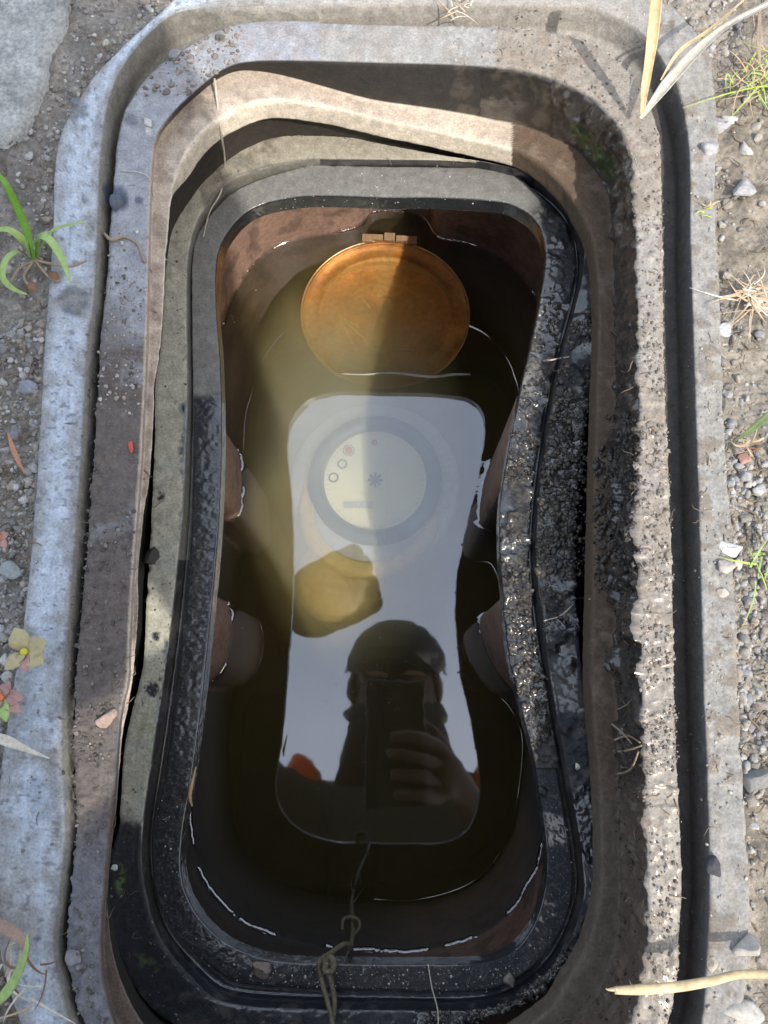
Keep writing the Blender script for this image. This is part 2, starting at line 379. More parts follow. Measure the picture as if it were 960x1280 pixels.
# relief: crusted dirt on the right ridge, in the left channel and on the right wall
crust = np.zeros(px.shape)
crust += (zm & (px > 560)) * .0010 * (.6 + .6 * n_lo) * sst(560, 700, px) * (.8 + .4 * n_md)
crust += (zm & (px > 560)) * .0005 * sst(.5, .75, n_hi)
crust += mL * dl * (.0018 * n_md + .003 * np.clip(n_hi - .45, 0, 1))
crust += (zg & (px < 400)) * .0015 * n_md
crust += (zw & (px > 690)) * (.0075 * np.clip(n_md - .42, 0, 1) + .003 * np.clip(n_hi - .5, 0, 1))
crust += (zw & (px > 690)) * 0.004 * sst(.5, .62, fbm(G, 70, 77)) * sst(450, 600, py) * (1 - sst(880, 1000, py))
crust += (z01 & (px > 840)) * .0016 * n_md
crust += .0005 * (n_hi - .5) + (zl | zf) * .0003 * (n_md - .5) * 2
crust += (zone <= 1) * .0008 * (n_lo - .5)
G = G + Nn * crust[..., None]
sur = empty('pit_surround', (0, .1, 0), 'outer frame of nested rims around the pit, blue-grey at left, dirt-caked at right', 'frame')
at = {'wet': wet}
submesh('outer_rim', G, ix[0], ix[2], M_ring, sur, C, at)
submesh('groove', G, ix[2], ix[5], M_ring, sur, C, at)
submesh('middle_rim', G, ix[5], ix[6], M_ring, sur, C, at)
submesh('inner_wall', G, ix[6], ix[7], M_ring, sur, C, at)
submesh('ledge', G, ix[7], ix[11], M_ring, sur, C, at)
fill = (1 - sst(40, 110, py - 70 * sst(560, 760, px))) * sst(225, 330, px) * (1 - sst(770, 830, px)) * ((zone >= 1) & (zone <= 5))
tgt = -.0035 + .004 * (n_md - .5) + .003 * (n_hi - .5)
G[..., 2] = np.where(G[..., 2] < tgt, G[..., 2] * (1 - fill) + tgt * fill, G[..., 2])
GS, ZS = G, zone

# ------------------------------------------------------------------ meter box
B1 = loopP(T['B1'], -.054); B2 = loopP(T['B2'], -.0555); B4 = loopP(T['B4'], Z_FR); B5 = loopP(T['B5'], Z_FR); W = loopP(T['W'], Z_W)
B1d = setz(B1, -.088)
B2b = setz(B2 * .75 + B4 * .25, -.0645); B4b = setz(B2 * .25 + B4 * .75, -.0645)
B6 = setz(B5, Z_FR - .010)
Wt = setz(W, Z_FR - .014); Wb = setz(W, Z_FL)
loops = [B1d, setz(B1, -.07), B1, B2, B2b, B4b, B4, B5, B6]
G, bx = densify(loops, .0007); G = smooth_rows(G, 1); Nn = rownormals(G)
# outward/up check on the flat frame
if Nn[(bx[6] + bx[7]) // 2, :, 2].mean() < 0: Nn = -Nn
px, py = proj(G)
n_lo = fbm(G, 45, 33, 3); n_md = fbm(G, 190, 39, 4); n_hi = fbm(G, 480, 51, 4)
zone = np.zeros(G.shape[:2], int)
for k in range(len(bx) - 1): zone[bx[k]:bx[k + 1]] = k
zone[-1] = len(bx) - 2
blk = np.array([.018, .020, .025])
C = np.zeros(G.shape); C[:] = blk
zf = zone == 2; zt = zone == 6; zs = (zone >= 3) & (zone <= 5)
# flange: dusty cream top and left, patches down the left side
m_ = zf & (px < 640) & (py < 300)
C = np.where(m_[..., None], mixc(C, .95, (.40, .37, .30)), C)
C = np.where((m_ & (px < 350))[..., None], mixc(C, sst(.4, .6, n_md) * .8 + .1, (.20, .185, .15)), C)
m_ = zf & (px < 330) & (py >= 200)
patch = 1 - sst(0, 1, np.clip((np.abs(px - np.interp(py, [480, 620, 750, 900, 1000], [209, 208, 200, 176, 165])) - 17 - 20 * (py < 500) + 26 * (n_md - .5)) / 8, 0, 1))
patch = patch * (1 - sst(1010, 1035, py + 30 * (n_md - .5)))
for (cx, cy, r_) in [(192, 695, 13), (194, 795, 10), (183, 660, 9), (200, 620, 8), (190, 860, 12)]:
    patch = patch * (1 - blob(px, py, cx, cy, r_, r_ * 1.1, n_hi * .5 + n_md, .12) * sst(.3, .5, n_hi))
C = np.where(m_[..., None], mixc(C, np.clip(patch, 0, 1) * .95, (.40, .385, .31)), C)
C = np.where((m_ & (py < 470))[..., None], mixc(C, sst(.4, .62, n_md) * .6, (.27, .265, .23)), C)
C = np.where((m_ & (py > 470))[..., None], mixc(C, sst(.52, .62, fbm(G, 120, 60)) * .45 * patch, (.30, .33, .30)), C)
gm = blob(px, py, 184, 930, 12, 36, n_md) * .6 + blob(px, py, 150, 1100, 7, 22, n_hi) * .7 + blob(px, py, 185, 1205, 22, 10, n_hi, rot=30) * .35 + blob(px, py, 216, 520, 12, 8, n_hi) * .3
C = np.where((zf | (zone == 1))[..., None], mixc(C, np.clip(gm, 0, 1) * sst(.48, .60, n_hi), (.13, .20, .05)), C)
# frame top
dry = zt * (1 - sst(488, 500, py + 8 * (n_md - .5))) * (1 - sst(650, 690, px + (n_lo - .5) * 30)) 
C = mixc(C, dry * .92, (.21, .208, .195))
C = mixc(C, dry * sst(.5, .7, n_md) * .4, (.16, .15, .14))
C = np.where((zt & (dry < .5))[..., None], mixc(C, sst(.60, .75, fbm(G, 1500, 88, 2)) * .35, (.16, .15, .13)), C)
C = np.where((zf & (px > 600))[..., None], mixc(C, sst(.45, .62, n_md) * .6, (.09, .08, .068)), C)
C = np.where((zs & (py < 1180))[..., None], mixc(C, .6, (.05, .045, .04)), C)
C = np.where(zs[..., None], mixc(C, sst(.55, .7, n_md) * .5, (.10, .09, .08)), C)
C = np.where((zs & (px < 400) & (py < 700))[..., None], mixc(C, .7, (.22, .21, .18)), C)
C = np.where((zf & (py > 1200))[..., None], mixc(C, sst(.5, .65, n_md) * .4, (.12, .10, .085)), C)
C *= (.8 + .4 * n_hi)[..., None]
wet = np.ones(px.shape) * .75 - .5 * sst(.5, .62, fbm(G, 70, 90)) * (px > 560)
wet = np.where(dry > .5, .35, wet); wet = np.where(zf & (px < 330), .75 - .75 * np.clip(patch, 0, 1), wet)
crust = .0004 * (n_hi - .5)
rm = zt & (px > 600) & (py > 380) & (py < 960)
mudR = rm * sst(.42, .60, n_md + .10 * sst(700, 850, py)) + (zt & (px > 620) & (py > 260) & (py <= 380)) * .5 * sst(.45, .6, n_md)
crust = crust + mudR * (.0011 + .0010 * sst(.35, .75, n_hi))
mf = zf & (px > 560) & (py > 380)
crust = crust + mf * sst(.50, .60, fbm(G, 60, 71) + .12 * blob(px, py, 715, 560, 60, 90, n_lo)) * (.0012 + .002 * n_hi)
crust = crust + (zf & (py > 1180) & (px > 520)) * sst(.46, .6, n_md) * .005 * n_hi
crust = crust + (zf & (px < 330)) * .0006 * patch
C = mixc(C, mudR * .6, (.075, .066, .058))
G = G + Nn * crust[..., None]
box = empty('water_meter_box', (0, .1, Z_FR), 'black plastic waisted meter box sunk in the pit and flooded with murky water', 'meter box')
at = {'wet': wet}
submesh('outer_wall', G, bx[0], bx[2], M_ring, box, C, at)
submesh('flange', G, bx[2], bx[3], M_ring, box, C, at)
submesh('step_groove', G, bx[3], bx[6], M_ring, box, C, at)
submesh('top_frame', G, bx[6], bx[8], M_ring, box, C, at)
GB, ZB = G, zone
# basin under the frame, with four moulded lugs
loops = [B6, setz(inset(B6, -.003), Z_FR - .0105), Wt, setz(W, Z_W), Wb]
Gw, wxi = densify(loops, .002)
ppx, ppy = proj(W)
lug = ((ppy > 552) & (ppy < 657) | (ppy > 746) & (ppy < 864)) & ((ppx < 304) | (ppx > 596))
nl = np.where(~lug)[0]; l_ = np.where(lug)[0]
Gw = Gw + (fbm(Gw, 60, 5)[..., None] - .5) * .0006
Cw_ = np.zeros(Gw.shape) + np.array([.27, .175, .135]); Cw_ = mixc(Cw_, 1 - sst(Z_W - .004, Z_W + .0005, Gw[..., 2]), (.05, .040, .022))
wpx, wpy = proj(Gw); Cw_ = mixc(Cw_, np.clip(sst(880, 960, wpy) * (1 - sst(430, 540, wpx)) + sst(560, 620, wpx) * (1 - sst(400, 480, wpy)) * .5 + sst(400, 470, wpy) * (1 - sst(1040, 1090, wpy)) * (~lug)[None, :], 0, 1) * .88, (.024, .020, .017))  # wall blackened by area, its deep shade put into the colour
Cw_ = mixc(Cw_, sst(.56, .66, fbm(Gw, 80, 12)) * .5, (.07, .05, .04))
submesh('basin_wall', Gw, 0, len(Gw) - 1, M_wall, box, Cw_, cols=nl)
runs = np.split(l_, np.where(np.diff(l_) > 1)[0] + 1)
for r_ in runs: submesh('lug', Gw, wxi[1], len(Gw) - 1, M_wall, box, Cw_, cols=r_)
fl = setz(W, Z_FL); cen = fl.mean(0)
rows = [fl + (cen - fl) * t for t in np.linspace(0, .98, 30)]
Gf = np.array(rows); Gf[..., 2] += .012 * (fbm(Gf, 30, 8) - .5)
submesh('basin_floor', Gf, 0, 29, M_silt, box)

# ------------------------------------------------------------------ water
def water_mat():
    m, nt, b = newmat('murky_water'); L = nt.links.new; nt.nodes.remove(b)
    out = nt.nodes['Material Output']
    g = N(nt, 'ShaderNodeBsdfGlossy'); g.inputs['Roughness'].default_value = .028; g.inputs['Color'].default_value = (.95, .96, 1, 1)
    t = N(nt, 'ShaderNodeBsdfTransparent'); lw_ = N(nt, 'ShaderNodeLayerWeight'); pw = N(nt, 'ShaderNodeMath', operation='POWER'); L(lw_.outputs['Facing'], pw.inputs[0]); pw.inputs[1].default_value = 3.5; fr = N(nt, 'ShaderNodeMath', operation='MULTIPLY_ADD'); L(pw.outputs[0], fr.inputs[0]); fr.inputs[1].default_value = 1 - WATER_R; fr.inputs[2].default_value = WATER_R
    mx = N(nt, 'ShaderNodeMixShader'); L(fr.outputs[0], mx.inputs[0]); L(t.outputs[0], mx.inputs[1]); L(g.outputs[0], mx.inputs[2])
    tc = N(nt, 'ShaderNodeTexCoord'); n = N(nt, 'ShaderNodeTexNoise'); n.inputs['Scale'].default_value = 35; n.inputs['Detail'].default_value = 2
    L(tc.outputs['Object'], n.inputs['Vector']); bp = N(nt, 'ShaderNodeBump'); bp.inputs['Strength'].default_value = .05; bp.inputs['Distance'].default_value = .0015
    L(n.outputs[0], bp.inputs['Height']); L(bp.outputs[0], g.inputs['Normal'])
    L(mx.outputs[0], out.inputs['Surface'])
    sc_ = N(nt, 'ShaderNodeVolumeScatter'); sc_.inputs['Color'].default_value = WATER_SC; sc_.inputs['Density'].default_value = WATER_D; sc_.inputs['Anisotropy'].default_value = .0
    ab = N(nt, 'ShaderNodeVolumeAbsorption'); ab.inputs['Color'].default_value = WATER_AB; ab.inputs['Density'].default_value = WATER_AD
    ad = N(nt, 'ShaderNodeAddShader'); L(sc_.outputs[0], ad.inputs[0])
    mpn = N(nt, 'ShaderNodeMapping'); mpn.vector_type = 'TEXTURE'; mpn.inputs['Location'].default_value = GLOW_PLUME[0]; mpn.inputs['Scale'].default_value = GLOW_PLUME[1]
    gd = N(nt, 'ShaderNodeTexGradient', gradient_type='SPHERICAL'); L(tc.outputs['Object'], mpn.inputs[0]); L(mpn.outputs[0], gd.inputs[0])
    n5 = N(nt, 'ShaderNodeTexNoise'); n5.inputs['Scale'].default_value = 28; n5.inputs['Detail'].default_value = 2; L(tc.outputs['Object'], n5.inputs['Vector'])
    q5 = N(nt, 'ShaderNodeMath', operation='MULTIPLY'); L(gd.outputs['Fac'], q5.inputs[0]); L(n5.outputs[0], q5.inputs[1])
    q6 = N(nt, 'ShaderNodeMath', operation='MULTIPLY_ADD'); L(q5.outputs[0], q6.inputs[0]); q6.inputs[1].default_value = GLOW_PLUME[2]; q6.inputs[2].default_value = WATER_D
    L(q6.outputs[0], sc_.inputs['Density']); L(ab.outputs[0], ad.inputs[1]); L(ad.outputs[0], out.inputs['Volume'])
    return m
GLOW_PLUME = ((-.030, .175, -.232), (.085, .17, .080), 200)          # denser silt added round the meter to feed the sunlit glow
WATER_R = .23
WATER_SC = (1.0, .87, .36, 1); WATER_D = 3.0
WATER_AB = (.55, .38, .12, 1); WATER_AD = 6.0
M_water = water_mat()
Cw = P(RO[:, 0], RO[:, 1], Z_W)
dW = Cw - W; lw = np.linalg.norm(dW, axis=1); dWn = dW / lw[:, None]
rows = []
Wr = W.copy(); W = W + dirv * ((fbm(W, 300, 3, 3) - .5) * .0016 - .0003)[:, None]
wj = .12 + 1.5 * sst(.44, .60, fbm(W, 75, 4)) * (.6 + .8 * fbm(W, 500, 6))
for d in [-.0012, 0, .0002, .0004, .0007, .001, .0014, .0019, .0026, .0036, .005, .008, .014, .022]:
    A = W + dWn * np.minimum(d, lw * .98)[:, None] if d > 0 else W + dWn * d
    A = A.copy(); A[:, 2] = Z_W + .0012 * wj * math.exp(-max(d, 0) / .0010); rows.append(A)
for t in (.55, .8, 1.0):
    A = W + dWn * (.022 + (lw - .022) * t)[:, None]; A[:, 2] = Z_W; rows.append(A)
Gt = np.array(rows)
side = [setz(Gt[0], Z_FL - .02)]
Gall = np.concatenate([np.array(side), Gt], 0)
fc = gridfaces(0, len(Gall) - 1)
V = Gall.reshape(-1, 3); cb = len(V); V = np.vstack([V, [setz(Gt[0], Z_FL - .02).mean(0)]])
W = Wr
# stitch the middle line: left and right halves share the skeleton line, so merge by position
import bmesh
wo = mk('water', V, fc, M_water)
bm = bmesh.new(); bm.from_mesh(wo.data); bm.verts.ensure_lookup_table()
for j in range(NR): bm.faces.new((bm.verts[j], bm.verts[(j + 1) % NR], bm.verts[cb]))
last = (len(Gall) - 1) * NR
# close the middle with a fan across to the opposite side
bmesh.ops.remove_doubles(bm, verts=bm.verts[last:last + NR], dist=1e-6)
ed = [e for e in bm.edges if len(e.link_faces) == 1]
if ed: bmesh.ops.holes_fill(bm, edges=ed, sides=0)
bmesh.ops.recalc_face_normals(bm, faces=bm.faces)
for f in bm.faces: f.smooth = True
bm.to_mesh(wo.data); bm.free()
tag(wo, kind='structure')

# ------------------------------------------------------------------ generic shapes
def ico(sub):
    bm = bmesh.new(); bmesh.ops.create_icosphere(bm, subdivisions=sub, radius=1)
    V = np.array([v.co for v in bm.verts]); Fc = np.array([[v.index for v in f.verts] for f in bm.faces]); bm.free(); return V, Fc
ICO = {k: ico(k) for k in (1, 2, 3)}
def stone_shape(sub, seed, rough=.25, cuts=7):
    V, Fc = ICO[sub]; r = np.random.default_rng(seed); V = V.copy()
    for _ in range(cuts):                       # chip facets off a ball
        n = r.normal(size=3); n /= np.linalg.norm(n); d = r.uniform(.42, .78)
        k = V @ n; V = V - np.outer(np.clip(k - d, 0, None), n)
    V *= (1 + rough * (fbm(V + seed * 3.1, 1.4, seed, 2) - .5))[:, None]
    V *= r.uniform(.7, 1.15, 3); return V, Fc
def rotm(r):
    q = r.normal(size=4); q /= np.linalg.norm(q); a, b, c, d = q
    return np.array([[1-2*(c*c+d*d), 2*(b*c-a*d), 2*(b*d+a*c)], [2*(b*c+a*d), 1-2*(b*b+d*d), 2*(c*d-a*b)], [2*(b*d-a*c), 2*(c*d+a*b), 1-2*(b*b+c*c)]])
def rotz(a): c, s = math.cos(a), math.sin(a); return np.array([[c, -s, 0], [s, c, 0], [0, 0, 1]])
def tube(pts, rad, seg=8, k=6, closed_ends=True, flat=1.0):
    p = np.array(pts, float); n = len(p)
    ext = np.vstack([2 * p[0] - p[1], p, 2 * p[-1] - p[-2]]); Q = []; RR = []
    rad = np.full(n, rad) if np.isscalar(rad) else np.array(rad)
    re = np.concatenate([[rad[0]], rad, [rad[-1]]])
    for i in range(1, n):
        a, b, c, d = ext[i - 1:i + 3]
        for t in np.arange(k) / k:
            Q.append(.5 * (2*b + (c-a)*t + (2*a-5*b+4*c-d)*t*t + (3*b-a-3*c+d)*t**3)); RR.append(re[i] * (1 - t) + re[i + 1] * t)
    Q.append(p[-1]); RR.append(rad[-1]); Q = np.array(Q); m = len(Q)
    T_ = np.gradient(Q, axis=0); T_ /= np.linalg.norm(T_, axis=1)[:, None] + 1e-12
    up = np.array([0, 0, 1.0]); V = []
    for i in range(m):
        s = np.cross(T_[i], up)
        if np.linalg.norm(s) < .1: s = np.cross(T_[i], (0, 1.0, 0))
        s /= np.linalg.norm(s); u = np.cross(s, T_[i])
        for j in range(seg):
            a = 2 * math.pi * j / seg; V.append(Q[i] + RR[i] * (math.cos(a) * s + flat * math.sin(a) * u))
    Fc = [(i*seg+j, i*seg+(j+1) % seg, (i+1)*seg+(j+1) % seg, (i+1)*seg+j) for i in range(m-1) for j in range(seg)]
    Fc.append(tuple(range(seg))[::-1]); Fc.append(tuple(range((m-1)*seg, m*seg)))
    return np.array(V), Fc
def join(parts):
    V = []; Fc = []; o = 0
    for v, f in parts:
        V.append(v); Fc += [tuple(int(i) + o for i in q) for q in f]; o += len(v)
    return np.vstack(V), Fc
def lathe(prof, seg=64, c=(0, 0, 0), close=True):
    """prof: (radius, z)"""
    V = []; n = len(prof)
    for r_, z_ in prof:
        for j in range(seg):
            a = 2 * math.pi * j / seg; V.append((c[0] + r_ * math.cos(a), c[1] + r_ * math.sin(a), c[2] + z_))
    Fc = [(i*seg+j, i*seg+(j+1) % seg, (i+1)*seg+(j+1) % seg, (i+1)*seg+j) for i in range(n-1) for j in range(seg)]
    if close: Fc.append(tuple(range((n-1)*seg, n*seg)))
    return np.array(V, float), Fc
def boxv(c, s, rot=None):
    V = np.array([[x, y, z] for x in (-1, 1) for y in (-1, 1) for z in (-1, 1)], float) * np.array(s) / 2
    if rot is not None: V = V @ np.array(rot).T
    return V + np.array(c), [(0,1,3,2), (4,6,7,5), (0,4,5,1), (2,3,7,6), (0,2,6,4), (1,5,7,3)]

# ------------------------------------------------------------------ water meter
ZD = -.2115
dc = P(469, 600, ZD); rd = (P(533, 600, ZD) - P(405, 600, ZD))[0] / 2
wm = empty('water_meter', tuple(dc), 'round brass water meter under the murky water with its lid hinged open', 'water meter')
bodyc = dc - np.array([0, 0, .0])
pr = [(0.001, -.050), (rd*1.55, -.050), (rd*1.7, -.030), (rd*1.7, -.012), (rd*1.62, -.006), (rd*1.32, -.004), (rd*1.28, -.001)]
mk('meter_body', *lathe(pr, 72, dc), M_pgrn, wm)
V, Fc = lathe([(rd*1.30, -.004), (rd*1.30, .003), (rd*1.24, .005), (rd*1.06, .005), (rd*1.0, .001), (rd*1.0, -.001)], 72, dc, close=False)
mk('bezel', V, Fc, M_bezel, wm)
dial = mk('dial', *lathe([(rd*1.01, -.0005), (.0005, -.0003)], 64, dc), M_dial, wm)
zt_ = ZD + .0004
def pdisc(px_, py_, r_, z_, seg=20, ring=0):
    c = P(px_, py_, z_); k = .53 / 960
    if ring: return lathe([(r_*k, 0), (r_*k - ring*k, .0001)], seg, c, close=False)
    return lathe([(r_*k, 0), (.00005, .0001)], seg, c)
mk('red_pointer', *join([pdisc(436, 563, 5, zt_), pdisc(468, 553, 4, zt_)]), M_red, dial, False)
mk('small_dial', *pdisc(428, 580, 6.5, zt_, ring=2), M_mark, dial, False)
mk('small_dial', *pdisc(417, 597, 6.5, zt_, ring=2), M_mark, dial, False)
mk('small_dial', *pdisc(436, 563, 7.5, zt_, ring=1), M_mark, dial, False)
star = []
for k in range(8):
    a = k * math.pi / 4; c0 = P(469, 600, zt_)
    star.append(boxv(c0 + np.array([math.cos(a), math.sin(a), 0]) * .0033, (.0036, .0016, .0006), rotz(a)))
star.append(pdisc(469, 600, 4, zt_)); mk('leak_star', *join(star), M_mark, dial, False)
tk = []
for k in range(60):
    a = 2 * math.pi * k / 60; l_ = .0026 if k % 5 == 0 else .0014
    tk.append(boxv(dc + np.array([math.cos(a), math.sin(a), 0]) * (rd * .93) + np.array([0, 0, .0006]), (l_, .0003, .0001), rotz(a)))
mk('tick_ring', *join(tk), simple('tick_print', (.35, .36, .3), .6), dial, False)
cw = []
for i in range(5):
    c = P(433 + i * 7.5, 631, zt_); cw.append(boxv(c, (.0034, .0044, .0003)))
mk('counter_window', *join(cw), simple('counter_print', (.5, .5, .42), .6), dial, False)
mk('brass_collar', *lathe([(rd*.9, -.02), (rd*1.35, -.016), (rd*1.42, -.006), (rd*1.3, -.002), (rd*1.1, -.004)], 64, P(462, 632, ZD), close=False), M_brassdull, wm)
un = P(424, 722, -.224); ru = .031
mk('union_nut', *lathe([(ru*1.02, -.05), (ru*1.02, -.012), (ru*.96, -.004), (ru*.8, .001), (ru*.45, .003), (.0005, .0034)], 8 * 6, un), M_brassdull, wm)
pp = [P(470, 700, -.282), P(455, 800, -.288), P(440, 960, -.295), P(440, 1120, -.30)]
mk('outlet_pipe', *tube(pp, [.030, .022, .018, .018], 20), M_silt, wm)
mk('inlet_pipe', *tube([P(480, 470, -.29), P(490, 300, -.30)], [.020, .018], 18), M_brassdull, wm)
# the open lid: a disc leaning up towards the hinge
lt, lb = P(487, 302, -.2055), P(476, 486, -.227)
lc = (lt + lb) / 2; ly = (lt - lb); rl = np.linalg.norm(ly) / 2; ly /= np.linalg.norm(ly)
lxv = np.array([1.0, 0, 0]) - ly * ly[0]; lxv /= np.linalg.norm(lxv); lnv = np.cross(lxv, ly)
rlx = (P(587, 390, -.217) - P(377, 390, -.217))[0] / 2
def lidp(V): V = np.asarray(V); return lc + V[:, :1] * lxv * rlx + V[:, 1:2] * ly * rl + V[:, 2:3] * lnv
prof = [(1.0, -.004), (1.0, .0012), (.975, .002), (.955, .0014), (.94, .0002), (.8, -.0001), (.785, .0002), (.77, -.0002), (.5, -.0003), (.3, -.0004), (.02, -.0004)]
V, Fc = lathe(prof, 96)
V[:, 2] += .0005 * (fbm(np.c_[V[:, 0] * 6, V[:, 1] * 6, V[:, 2] * 0], 1, 4) - .5)
pt = fbm(np.c_[V[:, 0] * 3, V[:, 1] * 3, V[:, 2] * 0], 1, 14); lcx = np.zeros(V.shape) + np.array([.74, .30, .05]); lcx = mixc(lcx, sst(.5, .7, pt) * .7, (.30, .12, .035)); lcx = mixc(lcx, sst(.5, .3, pt) * .5, (.72, .45, .14))
lid = mk('lid', lidp(V), Fc, grain_mat('patinated_brass', attr='tint', rough=.42, metallic=.35, scale=300, var=.3, bump=.5), wm, col=lcx)
mk('lid_edge_highlight', lidp(lathe([(.985, .0010), (.992, .0022), (1.006, .0022), (1.008, .0008)], 96)[0]), lathe([(.985, .0010), (.992, .0022), (1.006, .0022), (1.008, .0008)], 96, close=False)[1], simple('edge_highlight', (.85, .62, .30), .25, metallic=.7), lid)  # thin brighter ring added along the lid as its edge highlight
eng = []
r2 = np.random.default_rng(5)
for k in range(70):                                                     # arc of cast beads near the hinge
    a = R(25 + 130 * k / 69); eng.append(boxv((.86 * math.cos(a) * .95, .70 * math.sin(a), .0004), (.012, .05, .0005), rotz(a - math.pi / 2)))
for k in range(40):
    a = R(40 + 100 * k / 39); eng.append(boxv((.5 * math.cos(a), .42 * math.sin(a), .0001), (.010, .035, .0004), rotz(a - math.pi / 2)))
for (x0, y0, x1, y1) in [(-.55, -.05, -.1, -.45), (-.53, -.08, -.36, -.42), (-.5, -.12, -.56, -.28), (-.55, -.05, -.3, -.18), (-.2, -.42, -.06, -.5), (-.06, -.5, .0, -.22), (-.12, -.44, .02, -.3), (-.25, -.35, -.1, -.5), (-.28, .2, -.18, .08)]:
    d = math.atan2(y1 - y0, x1 - x0); eng.append(boxv(((x0 + x1) / 2, (y0 + y1) / 2, .0), (math.hypot(x1 - x0, y1 - y0), .018, .0006), rotz(d)))
V, Fc = join(eng); mk('cast_mark', lidp(V), Fc, simple('bright_brass', (.85, .55, .12), .35, metallic=.4), lid, False)
hb = []
for i, xx in enumerate((-.26, -.14, 0, .14, .26)):
    hb.append(boxv((xx, 1.03 - abs(xx) * .12, .003 if i % 2 else .0025), (.125, .10 if i % 2 == 0 else .07, .006)))
V, Fc = join(hb); mk('hinge', lidp(V), Fc, simple('pale_brass', (.33, .21, .12), .5), wm, False)

# ------------------------------------------------------------------ ground
out_ = -dirv.copy()
oo = P(RO[:, 0], RO[:, 1], 0); out_ = L0 - oo; out_[:, 2] = 0; out_ /= np.linalg.norm(out_, axis=1)[:, None]
ds = list(np.arange(0, .10, .0016)) + list(.10 + np.cumsum(.002 * 1.22 ** np.arange(58)))
Gg = np.array([setz(L0 - out_ * .002, 0) + out_ * d for d in ds])
px, py = proj(Gg)
n_lo = fbm(Gg, 14, 81, 3); n_md = fbm(Gg, 110, 82, 4); n_hi = fbm(Gg, 500, 83, 4)
dist = np.array(ds)[:, None] * np.ones((1, NR))
near = 1 - sst(.2, .6, dist)
hz = (-.0035 + .006 * (n_md - .45) + .0022 * (n_hi - .5)) * near + (-.002) * (1 - near) + .02 * (n_lo - .5) * sst(.3, 2, dist)
hz += .0008 * (dist < .004)
rt = sst(300, 700, px)
C = np.zeros(Gg.shape) + np.array([.22, .20, .18])
C = mixc(C, rt, (.26, .23, .19))
C = mixc(C, sst(.5, .68, n_md) * .5, (.10, .085, .07)); C = mixc(C, sst(.5, .65, n_lo) * .3, (.36, .34, .30))
conc = (px > 700) * (py > 250) * (1 - sst(-10, 22, px - (900 + (py - 430) * .05) + (n_md - .5) * 60 + 10)) 
C = mixc(C, conc * .85, (.29, .275, .25)); hz = hz * (1 - conc * .8) - .001 * conc
hz += .003 * (py < 70) * (px > 560) * (px < 860) * n_md
C *= (.8 + .4 * n_hi)[..., None]
Gg[..., 2] = hz
gr = submesh('ground', Gg, 0, len(ds) - 1, M_soil, None, C); tag(gr, kind='structure')
pit = submesh('pit_soil', np.array([setz(B1, -.087) * (1 - t) + setz(L10, -.087) * t + (L10 - B1) * .0 for t in (-.05, .5, 1.3)]), 0, 2, simple('dark_soil', (.04, .032, .025), .95), None)
tag(pit, kind='structure')
# concrete slab in the far left corner
sp = [(92, -260), (95, -120), (90, -40), (83, 0), (80, 30), (63, 62), (52, 104), (43, 133), (30, 160), (12, 176), (-40, 190), (-160, 210), (-500, 240)]
A = np.array([P(x, y, .001) for x, y in sp]); t_ = np.linspace(0, len(sp) - 1, 260)
A = np.stack([np.interp(t_, range(len(sp)), A[:, i]) for i in range(3)], 1)
A[:, :2] += (fbm(A, 120, 91)[:, None] - .5) * .006
Bq = np.array([-.75, 1.0, 0]); rows = []
for s in [0, .0, .01, .02, .04, .07] + list(np.linspace(.1, 1, 40)): rows.append(A + (Bq - A) * s)
Gc = np.array(rows); Gc[0, :, 2] = -.012; Gc[1:, :, 2] = .0006; Gc[1:, :, 2] += .0022 * (fbm(Gc[1:], 90, 92) - .5)
n_, m_ = Gc.shape[:2]; i = np.arange(n_ - 1)[:, None]; j = np.arange(m_ - 1)[None]; a_ = i * m_ + j
fq = np.stack([a_, a_ + 1, a_ + m_ + 1, a_ + m_], -1).reshape(-1, 4)
cn = fbm(Gc, 60, 93); cn2 = fbm(Gc, 300, 94)
Cc = np.zeros(Gc.shape) + np.array([.42, .43, .42]); Cc = mixc(Cc, sst(.4, .65, cn) * .5, (.27, .27, .26)); Cc = mixc(Cc, sst(.6, .7, cn2) * .4, (.45, .45, .44))
sl = mk('concrete_slab', Gc.reshape(-1, 3), fq, M_soil, None, col=Cc.reshape(-1, 3)); tag(sl, kind='structure')

# ------------------------------------------------------------------ gravel
from mathutils.bvhtree import BVHTree
def gz(x, y):
    k = 0
    return k
gkd_xy = Gg[:, :, :2].reshape(-1, 2); gkd_z = Gg[..., 2].reshape(-1)
from mathutils.kdtree import KDTree
near_i = np.where(dist.reshape(-1) < .35)[0]
kd = KDTree(len(near_i))
for q, i_ in enumerate(near_i): kd.insert((gkd_xy[i_, 0], gkd_xy[i_, 1], 0), q)
kd.balance()
def ground_z(x, y):
    _, q, d = kd.find((x, y, 0)); return gkd_z[near_i[q]], d
def inside_slab(px_, py_): return (py_ < np.interp(px_, [-500, -40, 12, 30, 43, 52, 63, 80, 83], [240, 190, 176, 160, 133, 104, 62, 30, 0])) and px_ < 86
STONES = [stone_shape(2, s, .4, 13) for s in range(14)]
STONES1 = [stone_shape(1, s + 40, .4, 7) for s in range(10)]
def stones_mesh(name, items, mat, parent=None):
    """items: (x,y,z,r,color,seed,squash,big)"""
    VV = []; FF = []; CC = []; o = 0
    for (x, y, z, r_, c, sd_, sq, big) in items:
        rr = np.random.default_rng(sd_); sv, sf = (STONES[sd_ % 14] if big else STONES1[sd_ % 10])
        v = (sv @ rotm(rr).T) * r_; v[:, 2] *= sq; v = v + np.array([x, y, z])
        VV.append(v); FF.append(sf + o); o += len(v); CC.append(np.tile(np.array(c)[None], (len(v), 1)))
    return mk(name, np.vstack(VV), np.vstack(FF), mat, parent, False, col=np.vstack(CC))
